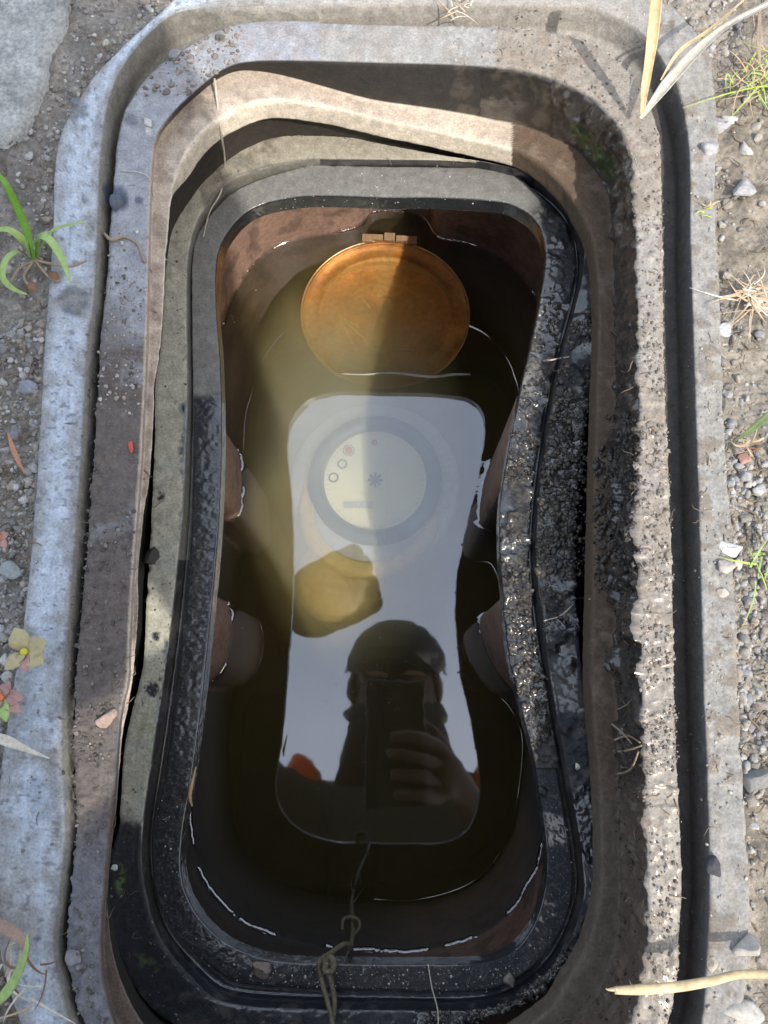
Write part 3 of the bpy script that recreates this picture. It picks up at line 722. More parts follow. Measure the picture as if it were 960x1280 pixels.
PAL = np.array([[.30, .30, .30], [.25, .25, .26], [.34, .34, .34], [.29, .27, .24], [.36, .35, .32], [.22, .21, .21], [.30, .26, .23], [.42, .42, .41], [.27, .25, .23]])
items = []; r3 = np.random.default_rng(11)
tries = 0
while len(items) < 17000 and tries < 100000:
    tries += 1
    j = r3.integers(NR); d = r3.uniform(.0, 1) ** 1.5 * .30 + .002
    p = L0[j] + out_[j] * d
    qx, qy = proj(p[None]); qx, qy = qx[0], qy[0]
    if inside_slab(qx, qy): continue
    infr = -60 < qx < 1020 and -60 < qy < 1340
    if not infr and r3.random() > .45: continue
    leftside = qx < 350
    if qy < 60 and 200 < qx < 690 : 
        if r3.random() > .05: continue
    if qx > 600:                                  # dirt with stones showing, denser away from the rim
        lim = np.interp(qy, [0, 200, 430, 640, 860, 1000, 1280], [860, 880, 900, 915, 905, 925, 905])
        if qx < lim and qy > 140 and r3.random() > .04: continue
        if fbm(p[None], 26, 14, 3)[0] < .52 and r3.random() > .22: continue
    sz = r3.lognormal(math.log(.00105), .55); sz = min(sz, .0042)
    if leftside: sz *= .85
    z, dd = ground_z(p[0], p[1])
    c = PAL[r3.integers(len(PAL))] * r3.uniform(.75, 1.25)
    if leftside: c = c * 1.05
    items.append((p[0], p[1], z + sz * r3.uniform(-.25, .45), sz, c, int(r3.integers(1e6)), r3.uniform(.6, .95), infr and sz > .0016))
tag(stones_mesh('gravel', items, M_grav), kind='stuff')
# fine grit over ground, slab edge and rims
items = []
def surf_points(Gm, mask, n, seed):
    rr = np.random.default_rng(seed); id_ = np.argwhere(mask)
    id_ = id_[rr.integers(len(id_), size=n)]; return [(Gm[a, b], rr) for a, b in id_]
pxs, pys = proj(GS); nsl = fbm(GS, 60, 55, 3)
def scatter(Gm, mask, n, seed, smin, smax, pal, squash=.7, name=None):
    out = []
    for p, rr in surf_points(Gm, mask, n, seed):
        s = smin * (smax / smin) ** (rr.random() ** 2.2)
        c = pal[rr.integers(len(pal))] * rr.uniform(.7, 1.3)
        out.append((p[0] + rr.normal() * .0005, p[1] + rr.normal() * .0005, p[2] + s * .25, s, c, int(rr.integers(1e6)), squash, s > .0012))
    return out
dk = np.array([[.13, .11, .10], [.17, .15, .13], [.10, .09, .08], [.22, .2, .18]]); lt_ = np.array([[.4, .37, .33], [.3, .27, .24], [.5, .48, .44], [.36, .3, .25]])
wetd = np.array([[.06, .052, .045], [.09, .078, .066], [.045, .04, .036]])
inf = (pxs > -40) & (pxs < 1000) & (pys > -40) & (pys < 1320)
items += scatter(GS, inf & (ZS == 5) & (pxs < 200) & (pys > 330) & (nsl > .42), 900, 1, .0003, .0013, dk)
items += scatter(GS, inf & (ZS >= 2) & (ZS <= 4) & (pxs < 200) & (pys > 300), 500, 2, .0003, .0011, dk)
items += scatter(GS, inf & (ZS == 5) & (pxs < 230) & (pys > 290) & (pys < 520), 120, 3, .0005, .0016, lt_)
items += scatter(GS, inf & (ZS == 5) & (pxs > 150) & (pxs < 300) & (pys < 120) & (pys > 30) , 160, 4, .0005, .0021, dk * 1.4)
items += scatter(GS, inf & (ZS == 5) & (pxs > 560) & (nsl > .35), 2600, 5, .0002, .0011, np.vstack([lt_ * .75, lt_ * .4, dk]))
items += scatter(GS, inf & (ZS >= 2) & (ZS <= 4) & (pxs > 640), 500, 6, .0003, .001, wetd * 1.5)
items += scatter(GS, inf & (ZS == 6) & (pxs > 690) & (pys > 430), 1100, 7, .0003, .0013, wetd)
items += scatter(GS, inf & (ZS <= 1) & (pxs > 650), 900, 8, .0003, .0011, lt_ * .9)
items += scatter(GS, inf & (ZS <= 1) & (pxs < 200) & (pys > 850), 120, 9, .0003, .0012, lt_ * .8)
items += scatter(GS, inf & (ZS >= 7) & (ZS < 9), 200, 10, .0002, .0006, dk)
tag(stones_mesh('dirt_crumbs', items, M_grav), kind='stuff')
items = []
pxb, pyb = proj(GB); nb = fbm(GB, 60, 56, 3)
items += scatter(GB, (ZB == 6) & (pxb > 600) & (pyb > 700) & (pyb < 930), 500, 20, .0004, .0018, wetd)
items += scatter(GB, (ZB == 6) & (pxb > 600) & (pyb > 300) & (pyb < 700) & (nb > .46), 500, 21, .0003, .0014, wetd)
items += scatter(GB, (ZB == 2) & (pxb > 640) & (pyb > 400) & (pyb < 800) & (nb > .42), 700, 22, .0004, .0018, wetd * 1.2)
items += scatter(GB, (ZB == 2) & (pxb > 520) & (pyb > 1190) & (nb > .4), 350, 23, .0004, .0018, wetd * 1.5)
items += scatter(GB, (ZB == 6) & (pyb > 1000), 260, 24, .00015, .0006, lt_)
items += scatter(GB, (ZB == 6) & (pyb > 1195), 140, 25, .0002, .0009, lt_)
items += scatter(GB, (ZB == 2) & (pxb < 330), 260, 26, .0002, .0009, dk)
items += scatter(GB, (ZB >= 5) & (pyb < 300) & (pxb > 350) & (pxb < 640), 200, 27, .0002, .0007, lt_)
items += scatter(GB, (ZB == 2) & (pxb > 672) & (pyb > 500) & (pyb < 720), 1500, 30, .0004, .0026, wetd * .9)
items += scatter(GB, (ZB == 6) & (pxb > 600) & (pyb > 540) & (pyb < 600), 260, 31, .0004, .0016, wetd)
items += scatter(GS, (ZS >= 6) & (ZS <= 7) & (pxs > 735) & (pys > 520) & (pys < 740) & (nsl > .35), 1500, 32, .0004, .0026, wetd * .9)
for _ in range(700):
    y = r3.normal(585, 26) if r3.random() < .7 else r3.uniform(640, 720); x = r3.uniform(706, 760); z = -.046 - .012 * abs(r3.normal()); p = P(x, y, z); sz = .0004 + .0014 * r3.random() ** 2
    items.append((p[0], p[1], p[2], sz, wetd[r3.integers(3)], int(r3.integers(1e6)), .9, False))
tag(stones_mesh('mud_crumbs', items, grain_mat('wet_mud', attr='tint', rough=.3, bump=.5, scale=900)), kind='stuff')

# ------------------------------------------------------------------ surface lookup for small things
dg = bpy.context.evaluated_depsgraph_get()
HIDE = {'water'}
def hit(px_, py_, skip=HIDE, zdef=0.0):
    """where the line of sight through a traced point meets the built place"""
    t = P(px_, py_, 0.0) - CAM; t /= np.linalg.norm(t); o = Vector(CAM); d = Vector(t)
    for _ in range(6):
        h, loc, n, i, ob, m = scn.ray_cast(dg, o, d)
        if not h: return P(px_, py_, zdef)
        if ob.name.split('.')[0] in skip: o = loc + d * 1e-4; continue
        return np.array(loc)
    return P(px_, py_, zdef)
dg.update()
def cord(name, pts, rad, mat, label, cat, lift=.0006, parent=None, seg=6, zs=None, k=6, **kw):
    Q = []
    for i, p in enumerate(pts):
        h_ = hit(p[0], p[1]); dz = lift + (p[2] if len(p) > 2 else 0)
        Q.append(P(p[0], p[1], h_[2] + dz) if zs is None else P(p[0], p[1], zs[i]))
    o = mk(name, *tube(Q, rad, seg, k, **kw), mat, parent)
    if label: tag(o, label, cat)
    return o
M_straw = simple('dry_straw', (.60, .47, .28), .6, scale=160, var=.4, bump=.5)
M_pale = simple('pale_dry_leaf', (.62, .57, .48), .7, scale=600, var=.25)
M_root = simple('root_fibre', (.33, .25, .18), .8)
M_rootp = simple('pale_root', (.50, .45, .38), .8)
M_cord = simple('muddy_cord', (.12, .10, .062), .7, scale=1500, var=.5, bump=.6)
M_green = simple('fresh_green', (.20, .42, .05), .5, scale=300, var=.15)
M_greenp = simple('pale_green', (.34, .48, .16), .5, scale=300, var=.2)
M_olive = simple('dull_green_blade', (.17, .24, .10), .6, scale=300)
M_yellow = simple('seedling_leaf', (.46, .40, .22), .6, scale=400, var=.15)
M_pink = simple('pink_leaf', (.42, .24, .21), .6, scale=400, var=.25)
M_orange = simple('orange_centre', (.70, .22, .08), .6)
M_brownleaf = simple('dead_leaf', (.22, .12, .07), .8)
def blade(pts, wid, mat, name, parent, twist=0.0, fold=.25, k=8):
    """a thin bent leaf with a keel, traced points (px,py,height above ground z)"""
    p = np.array(pts, float); t = np.linspace(0, len(p) - 1, (len(p) - 1) * k + 1)
    ctr = np.stack([np.interp(t, range(len(p)), p[:, i]) for i in range(3)], 1)
    ker = np.array([.25, .5, .25])
    for _ in range(10): ctr[1:-1] = ctr[:-2] * .25 + ctr[1:-1] * .5 + ctr[2:] * .25
    T_ = np.gradient(ctr, axis=0); T_ /= np.linalg.norm(T_, axis=1)[:, None]
    n = len(ctr); V = []; u = np.linspace(0, 1, n)
    wd = np.interp(u, np.linspace(0, 1, len(wid)), wid)
    for i in range(n):
        a = twist * u[i]; s = np.cross(T_[i], (0, 0, 1.0)); s /= np.linalg.norm(s) + 1e-9; up = np.cross(s, T_[i])
        s2 = s * math.cos(a) + up * math.sin(a); up2 = np.cross(s2, T_[i])
        for q, (a_, h_) in enumerate([(-1, fold), (-.5, fold * .3), (0, 0), (.5, fold * .3), (1, fold)]): V.append(ctr[i] + s2 * a_ * wd[i] / 2 + up2 * h_ * wd[i] * .5)
        for q, (a_, h_) in enumerate([(1, fold), (0, 0), (-1, fold)]): V.append(ctr[i] + s2 * a_ * wd[i] / 2 + up2 * (h_ * wd[i] * .5) - np.array([0, 0, .00012]))
    V = np.array(V); Fc = [(i*8+j, i*8+(j+1) % 8, (i+1)*8+(j+1) % 8, (i+1)*8+j) for i in range(n-1) for j in range(8)]
    return mk(name, V, Fc, mat, parent)
def W3(px_, py_, z): return tuple(P(px_, py_, z))
def pb(l): return [W3(*q) for q in l]
MMPX = .00031
# green grass seedling on the left
g0 = P(41, 318, 0.0)
gp = empty('grass_plant', tuple(g0), 'bright green young grass plant rooted in gravel by the blue-grey rim', 'grass')
for pts, wd, mt in [([(43, 325, .0), (36, 290, .014), (22, 258, .026), (8, 230, .036), (-12, 205, .042)], [.0022, .0044, .0040, .0025, .0004], M_green),
                    ([(38, 322, .0), (30, 300, .010), (10, 285, .016), (-14, 290, .018)], [.002, .0034, .003, .0012], M_greenp),
                    ([(44, 322, .0), (50, 292, .012), (64, 300, .014), (79, 325, .012), (89, 356, .006)], [.0022, .0036, .0036, .003, .0004], M_greenp),
                    ([(36, 325, .0), (22, 312, .009), (6, 325, .012), (2, 348, .009), (16, 362, .005), (34, 368, .002)], [.0018, .003, .003, .0024, .0006], M_greenp),
                    ([(46, 320, .0), (62, 288, .012), (84, 281, .014), (108, 277, .012)], [.0012, .0016, .0014, .0003], M_greenp),
                    ([(46, 322, .001), (46, 300, .008), (52, 296, .010)], [.002, .002, .0006], M_green)]:
    blade(pb(pts), wd, mt, 'leaf', gp)
for pts in [[(44, 325, .001), (25, 335, .002), (14, 352, .0015)], [(44, 325, .001), (66, 330, .003), (88, 333, .004), (108, 326, .004)], [(42, 326, .001), (30, 345, .002), (40, 362, .001)], [(44, 326, .001), (60, 345, .001), (74, 352, .001)]]:
    mk('root', *tube(pb(pts), .0006, 6), M_root, gp)
for (x, y, r_) in [(40, 358, 7), (68, 345, 6)]:
    blade(pb([(x - r_, y - r_, .001), (x, y, .003), (x + r_, y + r_ * .6, .001)]), [.001, .004, .001], M_brownleaf, 'dead_leaf', gp)
# succulent seedlings
def rosette(name, cx, cy, leaves, label, centre, mats):
    e = empty(name, tuple(P(cx, cy, .002)), label, 'seedling')
    for i, (dx, dy, wd_) in enumerate(leaves):
        pts = [(cx, cy, .004), (cx + dx * .45, cy + dy * .45, .007), (cx + dx, cy + dy, .006)]
        blade(pb(pts), [.0012, wd_ * .8, wd_, wd_ * .8, .0006], mats[i % len(mats)], 'leaf', e, fold=.12)
    v, f = ICO[2]; mk('centre', v * np.array([.0016, .0016, .0012]) + P(cx, cy, .0055), f, centre, e)
    return e
rosette('seedling', 30, 815, [(-12, -30, .0085), (28, -14, .0080), (24, 14, .0080), (-24, 22, .0060), (2, 26, .004), (-8, 12, .003)], 'small pale yellow seedling with rounded leaves beside the left rim', simple('yellow_centre', (.6, .55, .05), .5), [M_yellow, M_yellow, M_yellow, M_yellow, M_pink])
rosette('seedling', 0, 872, [(12, -20, .0045), (30, 0, .006), (26, 18, .005), (8, 30, .005), (-14, -10, .005), (-12, 16, .005)], 'pinkish red seedling at the left edge below the yellow one', M_orange, [M_pink, M_pink, M_pink, M_greenp])
rosette('seedling', -2, 672, [(12, -6, .0035), (10, 12, .0035), (-10, 4, .003)], 'tiny dark pink seedling at the left edge above the yellow one', M_orange, [M_pink])
# long green blade at the bottom left, dry leaves
def one_blade(name, pts, wd, mat, label, cat, **kw):
    o = blade(pb(pts), wd, mat, name, None, **kw); tag(o, label, cat); return o
one_blade('single_grass', [(-14, 1262, .004), (10, 1240, .014), (26, 1212, .020), (34, 1185, .022), (34, 1168, .022)], [.002, .0036, .003, .0018, .0004], M_greenp, 'single yellow-green grass blade curving up at the bottom left corner', 'grass')
one_blade('dry_leaf', [(-20, 1150, .002), (6, 1158, .006), (28, 1172, .006), (34, 1196, .002)], [.002, .005, .004, .001], simple('brown_dry_leaf', (.36, .25, .2), .8), 'curled pinkish brown dry leaf at the lower left edge of the frame', 'leaf')
one_blade('straw_piece', [(-18, 917, .003), (10, 926, .006), (36, 938, .004), (62, 948, .003)], [.003, .004, .002, .0004], M_pale, 'short pale pointed straw crossing the left rim below the pink seedling', 'straw')
one_blade('dry_leaf', [(10, 541, .003), (16, 560, .005), (24, 580, .004), (32, 592, .002)], [.0006, .0022, .0016, .0004], simple('orange_brown_leaf', (.48, .24, .15), .8), 'thin orange-brown curled leaf on gravel left of the blue-grey rim', 'leaf')
# pale dry stalks at the top right
st = empty('dry_stalk', tuple(P(803, 145, .004)), 'pale dry grass stalk forked in two, rooted in dirt at the top right', 'stalk')
blade(pb([(802, 146, .006), (806, 100, .018), (814, 50, .034), (822, -30, .052)]), [.0015, .0042, .0052, .0050], M_straw, 'blade', st, fold=.5)
blade(pb([(801, 148, .006), (832, 108, .014), (868, 68, .022), (905, 34, .030), (985, -5, .040)]), [.0015, .0052, .0056, .0042, .004], M_pale, 'blade', st, fold=.5, twist=.4)
blade(pb([(826, 100, .015), (848, 62, .022), (885, 40, .028), (930, 0, .038)]), [.0006, .0018, .0018, .0008], M_straw, 'blade', st, fold=.4)
# straw across the bottom right
o = mk('straw', *tube(pb([(768, 1238, .010), (800, 1237, .010), (850, 1233, .010), (890, 1226, .011), (925, 1218, .012), (985, 1218, .012)]), [.0012, .0017, .0017, .0016, .0014, .0014], 10, 8, flat=.6), M_straw)
tag(o, 'long pale yellow straw lying across the right rim near the bottom', 'straw')
mk('frayed_tip', *tube(pb([(772, 1236, .010), (762, 1237, .010), (757, 1236, .010)]), [.0009, .0005, .0002], 6, 3), M_straw, o)
# grass tufts on the right
def tuft(cx, cy, n, ln, mats, label, seed, name='grass_tuft', up=.6, ang=(0, 2 * math.pi), z0=.002):
    e = empty(name, tuple(P(cx, cy, z0)), label, 'grass'); rr = np.random.default_rng(seed); b0 = P(cx, cy, z0)
    for i in range(n):
        a = rr.uniform(*ang); l_ = ln * rr.uniform(.5, 1.1); u_ = rr.uniform(.1, up)
        s = b0 + np.array([rr.normal() * ln * .32, rr.normal() * ln * .32, 0]); d = np.array([math.cos(a), math.sin(a), 0])
        pts = [s, s + d * l_ * .4 + np.array([0, 0, l_ * u_ * .6]), s + d * l_ * .8 + np.array([0, 0, l_ * u_ * .7]), s + d * l_ + np.array([0, 0, l_ * u_ * .45])]
        w_ = rr.uniform(.00035, .0010); kx = rr.normal(size=2) * l_ * .22; pts[2] = pts[2] + np.array([kx[0], kx[1], 0]); pts[3] = pts[3] + np.array([kx[0], kx[1], 0]) * 2.2
        blade(pts, [w_, w_, w_ * .7, .0001], mats[rr.integers(len(mats))], 'blade', e, k=4)
    return e
M_tanblade = simple('tan_blade', (.50, .37, .24), .8)
M_lime = simple('lime_blade', (.40, .50, .10), .6)
tuft(952, 100, 60, .020, [M_lime, M_greenp, M_tanblade, M_tanblade], 'scruffy tuft of yellow-green and dry grass at the top right edge', 3)
tuft(945, 372, 60, .011, [M_tanblade, M_pale, M_tanblade], 'flattened straw-coloured dry grass clump on gravel at the right edge', 4, up=.15)
tuft(955, 712, 12, .012, [M_lime, M_greenp], 'small fresh green sprout at the right edge of the gravel', 5)
tuft(885, 262, 7, .006, [M_lime, M_yellow], 'tiny yellow-green sprout among pebbles below the forked dry stalk', 6)
tuft(948, 545, 8, .012, [M_tanblade, M_brownleaf], 'sparse brown dead blades around the dull green blade', 7, up=.2)
tuft(570, 10, 12, .009, [M_tanblade, M_pale, M_brownleaf], 'brown dry grass clump in the dirt above the top rim', 8, up=.25)
tuft(20, 1215, 16, .014, [M_brownleaf, M_tanblade, M_pale], 'dead grass litter in the bottom left corner under the green blade', 9, up=.3)
one_blade('single_grass', [(918, 552, .004), (938, 538, .010), (960, 520, .016), (985, 505, .02)], [.0004, .0022, .0032, .003], M_olive, 'dull green pointed grass blade at the right edge halfway down', 'grass')
one_blade('dry_leaf', [(950, 10, .004), (948, 50, .010), (950, 84, .008)], [.0012, .0022, .0006], M_root, 'upright thin brown dead leaf in the top right corner', 'leaf')
# roots and twigs
cord('root_strand', [(268, 98), (272, 130), (277, 170), (281, 205), (276, 240), (262, 265), (254, 296)], [.0006, .0007, .0006, .0006, .0005, .0004, .0003], M_rootp, 'long pale root hanging over the cream ledge at the top left', 'root', lift=.001)
cord('root_strand', [(150, 213), (175, 216), (188, 225), (191, 245)], .0003, M_rootp, 'thin curled pale fibre on the upper left rim', 'root')
cord('root_strand', [(130, 292), (140, 300), (155, 296), (172, 305), (180, 325), (190, 340)], [.0007, .0008, .0006, .0006, .0005, .0003], M_root, 'brown kinked root lying on the left rim beside pebbles', 'root', lift=.001)
cord('root_strand', [(203, 322), (218, 330), (233, 345)], .0004, M_rootp, 'short pale fibre on the left side of the box flange', 'root')
cord('root_strand', [(655, 454, .002), (680, 451, .002), (700, 448, .002), (712, 446, .002)], [.0005, .0005, .0004, .0003], simple('pale_twig', (.55, .45, .35), .7), 'pale twig lying across the upper right black frame', 'twig', lift=.001)
cord('root_strand', [(680, 776, .001), (700, 770, .001), (715, 757, .002), (722, 748, .003), (738, 749, .003)], [.0003, .0003, .0003, .0003, .0002], M_rootp, 'thin grey fibre crossing the black gap on the right side', 'root')
cord('root_strand', [(535, 1205, .001), (540, 1235, .001), (547, 1262, .001), (548, 1290, .001)], .0003, M_rootp, 'hair-thin pale fibre over the bottom frame', 'root')
for i, (pts, lb_) in enumerate([([(768, 925), (785, 920), (800, 928)], ''), ([(766, 940), (784, 938), (802, 932)], ''), ([(770, 968), (788, 962), (798, 940)], ''), ([(765, 905), (778, 916), (790, 930)], '')]):
    if i == 0:
        rc_ = empty('root_clump', tuple(hit(785, 930)), 'knot of brown wiry roots on the muddy right wall', 'roots')
    cord('root', [(a, b, .002 + .001 * i) for a, b in pts], [.0004, .0005, .0003], M_root, None, None, parent=rc_)
cord('twig', [(245, 958, .004), (240, 978, .005), (237, 995, .005), (240, 1008, .004)], [.0003, .0009, .0010, .0004], simple('wet_twig', (.42, .28, .16), .5), 'short brown twig with a split tip stuck on the left inner edge of the box', 'twig', zs=[-.055, -.055, -.056, -.058])
# the knotted cord at the bottom
kc = empty('knotted_cord', tuple(P(425, 1200, -.055)), 'muddy olive cord, knotted, hanging over the bottom frame into the water', 'cord')
A_ = [(420, 1300, -.040), (412, 1262, -.048), (402, 1225, -.052), (400, 1203, -.052), (412, 1192, -.056), (430, 1180, -.066), (440, 1182, -.075)]
mk('strand', *tube(pb(A_), [.0010, .0010, .0011, .0012, .0011, .0010, .0009], 10, 8), M_cord, kc)
mk('strand', *tube(pb([(410, 1300, -.042), (418, 1258, -.050), (414, 1228, -.052), (408, 1206, -.052), (416, 1194, -.054)]), .0011, 8, 8), M_cord, kc)
mk('strand', *tube(pb([(438, 1185, -.075), (441, 1165, -.10), (440, 1148, -.13), (440, 1125, -.17), (443, 1112, -.199)]), [.0012, .0010, .0012, .0010, .0006], 8, 8), M_cord, kc)
mk('knot', *tube(pb([(428, 1162, -.110), (429, 1150, -.118), (438, 1146, -.118), (448, 1150, -.118), (449, 1160, -.112), (441, 1168, -.108), (441, 1156, -.112)]), .0009, 8, 6), M_cord, kc)
mk('knot', *tube(pb([(404, 1204, -.050), (412, 1196, -.049), (417, 1204, -.049), (414, 1214, -.049), (406, 1212, -.049), (408, 1202, -.0485)]), .0013, 8, 6), M_cord, kc)
mk('frayed_end', *join([tube(pb(q), [.0005, .0002], 5, 3) for q in ([(441, 1130, -.165), (450, 1116, -.19), (456, 1108, -.200)], [(441, 1118, -.19), (439, 1105, -.200), (441, 1095, -.203)], [(436, 1188, -.07), (432, 1197, -.066), (431, 1202, -.062)])]), M_cord, kc)
# things in the water
o = mk('floating_stem', *tube([P(x, y, Z_W + .0004) for x, y in [(425, 467), (455, 468), (480, 466), (500, 467), (525, 470), (545, 471), (568, 468), (588, 468)]], [.0004, .0007, .0008, .0012, .0013, .0012, .0011, .0006], 8, 6, flat=.5), simple('pale_stem', (.40, .38, .33), .5), None)
tag(o, 'thin pale stem floating on the water just below the brass lid', 'stem')
rr = np.random.default_rng(31); sp_ = []
def spk(n, f):
    for _ in range(n):
        x, y = f(); p = P(x, y, Z_W + .0001); s = .00016 * (1 + rr.exponential(.6)); sp_.append((p[0], p[1], p[2], s, np.array([.55, .52, .42]) * rr.uniform(.5, 1.2), int(rr.integers(1e6)), .5, False))
spk(190, lambda: (rr.normal(462, 28), rr.normal(835, 32)))
spk(80, lambda: (rr.normal(515, 22), rr.normal(450, 22)))
spk(60, lambda: (rr.uniform(500, 585), rr.normal(447, 3)))
spk(220, lambda: (rr.uniform(300, 620), rr.uniform(320, 1120)))
spk(50, lambda: (rr.normal(500, 12), rr.uniform(300, 520)))
spk(20, lambda: (rr.uniform(280, 300), rr.uniform(380, 420)))
tag(stones_mesh('floating_specks', sp_, M_grav), kind='stuff')
# loose stones one can pick out
def stone(px_, py_, rx, ry, col_, label, mat=None, z=None, h=.6, seed=1, rot=0, cat='stone', name='stone', wetm=False):
    c = hit(px_, py_); k = (HC - c[2]) / 960 * 1.03
    sv, sf = stone_shape(3, seed, .3, 10); sv = sv / np.abs(sv).max(0)
    sv = sv * np.array([rx * k, ry * k, min(rx, ry) * k * h]); sv = sv @ rotz(R(rot)).T
    o = mk(name, sv + c + np.array([0, 0, min(rx, ry) * k * h * .35]), sf, mat or grain_mat('stone_' + name, tuple(col_), rough=.8 if not wetm else .25, bump=.4, scale=700, var=.25), None, True)
    tag(o, label, cat); return o
stone(148, 252, 11, 16, (.09, .11, .15), 'smooth dark blue-grey stone wedged in the groove at the upper left', seed=3, rot=0)
stone(95, 128, 12, 11, (.16, .17, .19), 'dark round pebble sitting on the upper left blue-grey rim', seed=4, h=.35)
stone(185, 154, 6, 10, (.45, .45, .44), 'small pale elongated pebble on the upper left middle rim', seed=5, rot=20)
stone(220, 68, 11, 9, (.26, .27, .28), 'grey lump of grit stuck to the rim at the upper left corner', seed=6)
stone(34, 487, 15, 12, (.24, .25, .29), 'largest grey stone in the gravel left of the blue-grey rim', seed=7)
stone(16, 712, 15, 12, (.30, .33, .34), 'shiny rounded grey-green stone at the left edge above the seedlings', seed=8, rot=-20)
stone(133, 898, 15, 10, (.36, .26, .21), 'flat pinkish brown stone in the dirt of the left channel', seed=9, rot=35, h=.4)
stone(164, 559, 4, 9, (.6, .10, .06), 'tiny bright red fragment on the dirt of the left channel', seed=10, cat='fragment', name='red_fragment')
stone(912, 686, 14, 11, (.72, .71, .68), 'brightest white angular stone on the right side dirt', seed=11)
stone(907, 708, 11, 10, (.42, .38, .35), 'pinkish grey pebble touching the underside of the white stone', seed=12)
stone(903, 742, 8, 6, (.46, .41, .35), 'small tan pebble lowest of the three by the white stone', seed=13)
stone(905, 413, 12, 11, (.42, .44, .50), 'bluish white pebble on the right beside the dry grass clump', seed=14)
stone(898, 158, 19, 16, (.34, .34, .36), 'large grey rock at the top right beneath the dry stalk', seed=15, rot=30)
stone(884, 185, 16, 13, (.36, .36, .37), 'second grey rock just below the large one at the top right', seed=16)
stone(930, 238, 22, 13, (.33, .33, .34), 'long flat grey stone on the upper right gravel', seed=17, rot=25)
stone(892, 1082, 10, 14, (.05, .055, .065), 'small black stone lying on the right dusty strip', seed=18, rot=15)
stone(940, 975, 24, 14, (.20, .20, .20), 'big dark stone half buried at the lower right edge', seed=19)
stone(932, 1182, 17, 13, (.42, .40, .37), 'light chunky stone above the straw at the lower right', seed=20)
stone(890, 1205, 6, 9, (.48, .42, .35), 'small upright beige pebble touching the straw from above', seed=21)
stone(926, 1268, 24, 16, (.50, .48, .45), 'big pale stone below the straw in the bottom right corner', seed=22)
stone(931, 575, 10, 9, (.42, .24, .2), 'rounded reddish pebble near the dull green blade', seed=23)
stone(829, 78, 0, 0, (.3, .3, .3), 'x') if False else None
stone(719, 556, 8, 5, (.42, .42, .45), 'small white chip caught in mud over the right gap', seed=24, rot=30, cat='chip')
stone(680, 988, 7, 6, (.015, .017, .02), 'round black stud on the lower right of the black frame', seed=25, cat='stud', name='stud', wetm=True, h=.4)
stone(638, 1225, 9, 8, (.20, .17, .14), 'wet brown stone on the bottom right of the black frame', seed=26, wetm=True)
stone(328, 1212, 11, 9, (.17, .13, .11), 'brown lump of mud on the bottom frame left of the cord', seed=27, wetm=True, cat='lump', name='mud_lump')
stone(721, 958, 4, 4, (.7, .72, .55), 'tiny pale yellow chip on the right flange', seed=28, cat='chip')
stone(143, 1085, 4, 4, (.6, .6, .55), 'tiny white snail-like pebble on the lower left corner of the box', seed=29)
stone(93, 1195, 9, 9, (.22, .22, .24), 'round grey pebble on the lower left middle rim', seed=30)
stone(190, 695, 10, 12, (.05, .045, .04), 'round dark mud blob over the left gap', seed=31, cat='lump', name='mud_lump')

# ------------------------------------------------------------------ litter: hair roots, bits of straw and leaf
rr = np.random.default_rng(77); fb = []
def fibre(p, ln, rad):
    a = rr.uniform(0, 2 * math.pi); q = [np.array(p) + np.array([0, 0, rad])]
    for _ in range(3):
        a += rr.normal() * .7; q.append(q[-1] + np.array([math.cos(a), math.sin(a), rr.normal() * .12]) * ln / 3)
    fb.append(tube(q, [rad, rad, rad * .8, rad * .3], 4, 2))
for Gm, mk_, n_, l0_, r0_ in [(GS, inf & (ZS <= 1) & (pxs < 300), 16, .004, .00014), (GS, inf & (ZS == 5) & (pxs < 240), 35, .004, .00014), (GS, inf & (ZS == 5) & (pxs > 560), 60, .004, .00018),
                             (GS, inf & (ZS == 6) & (pxs > 690) & (pys > 400), 80, .005, .00018), (GB, (ZB == 6) & (pyb > 300), 30, .0035, .00012), (GB, (ZB == 2), 60, .004, .00014),
                             (GS, inf & (ZS <= 1) & (pxs > 800), 40, .004, .00018), (GS, inf & (ZS == 7), 20, .004, .00013)]:
    for p, _ in surf_points(Gm, mk_, n_, int(rr.integers(1e6))): fibre(p, l0_ * rr.uniform(.4, 1.6), r0_ * rr.uniform(.7, 1.8))
gm_ = (dist < .11) & (dist > .003)
pgx, pgy = proj(Gg)
for p, _ in surf_points(Gg, gm_ & (pgx > -30) & (pgx < 990) & (pgy > -30) & (pgy < 1310), 420, 5): fibre(p + np.array([0, 0, .001]), .007 * rr.uniform(.3, 1.6), .00028 * rr.uniform(.6, 1.8))
tag(mk('plant_litter', *join(fb), simple('litter_fibre', (.19, .145, .105), .85, var=.5, scale=60)), kind='stuff')

# ------------------------------------------------------------------ the person holding the phone over the pit
def skin(name, nodes, edges, mat, parent, sub=2, label=None):
    me = bpy.data.meshes.new(name); o = bpy.data.objects.new(name, me)
    pw = np.array(parent_world(parent)) if parent is not None else np.zeros(3)
    me.from_pydata([tuple(np.array(p) - pw) for p, r_ in nodes], edges, []); COL.objects.link(o)
    if parent is not None: o.parent = parent
    md = o.modifiers.new('skin', 'SKIN'); md.use_smooth_shade = True
    if not me.skin_vertices: me.skin_vertices
    lay = me.skin_vertices[0].data if me.skin_vertices else None
    for i, (p, r_) in enumerate(nodes):
        lay[i].radius = (r_, r_) if np.isscalar(r_) else r_
        lay[i].use_root = (i == 0)
    ss = o.modifiers.new('sub', 'SUBSURF'); ss.levels = sub; ss.render_levels = sub
    me.materials.append(mat)
    if label: o['label'] = label
    return o
M_skin = simple('skin', (.085, .048, .036), .55, scale=300, var=.08)
M_jack = simple('orange_jacket', (.75, .12, .02), .8, scale=250, var=.1)
M_coat = simple('dark_coat', (.03, .027, .024), .9, scale=300)
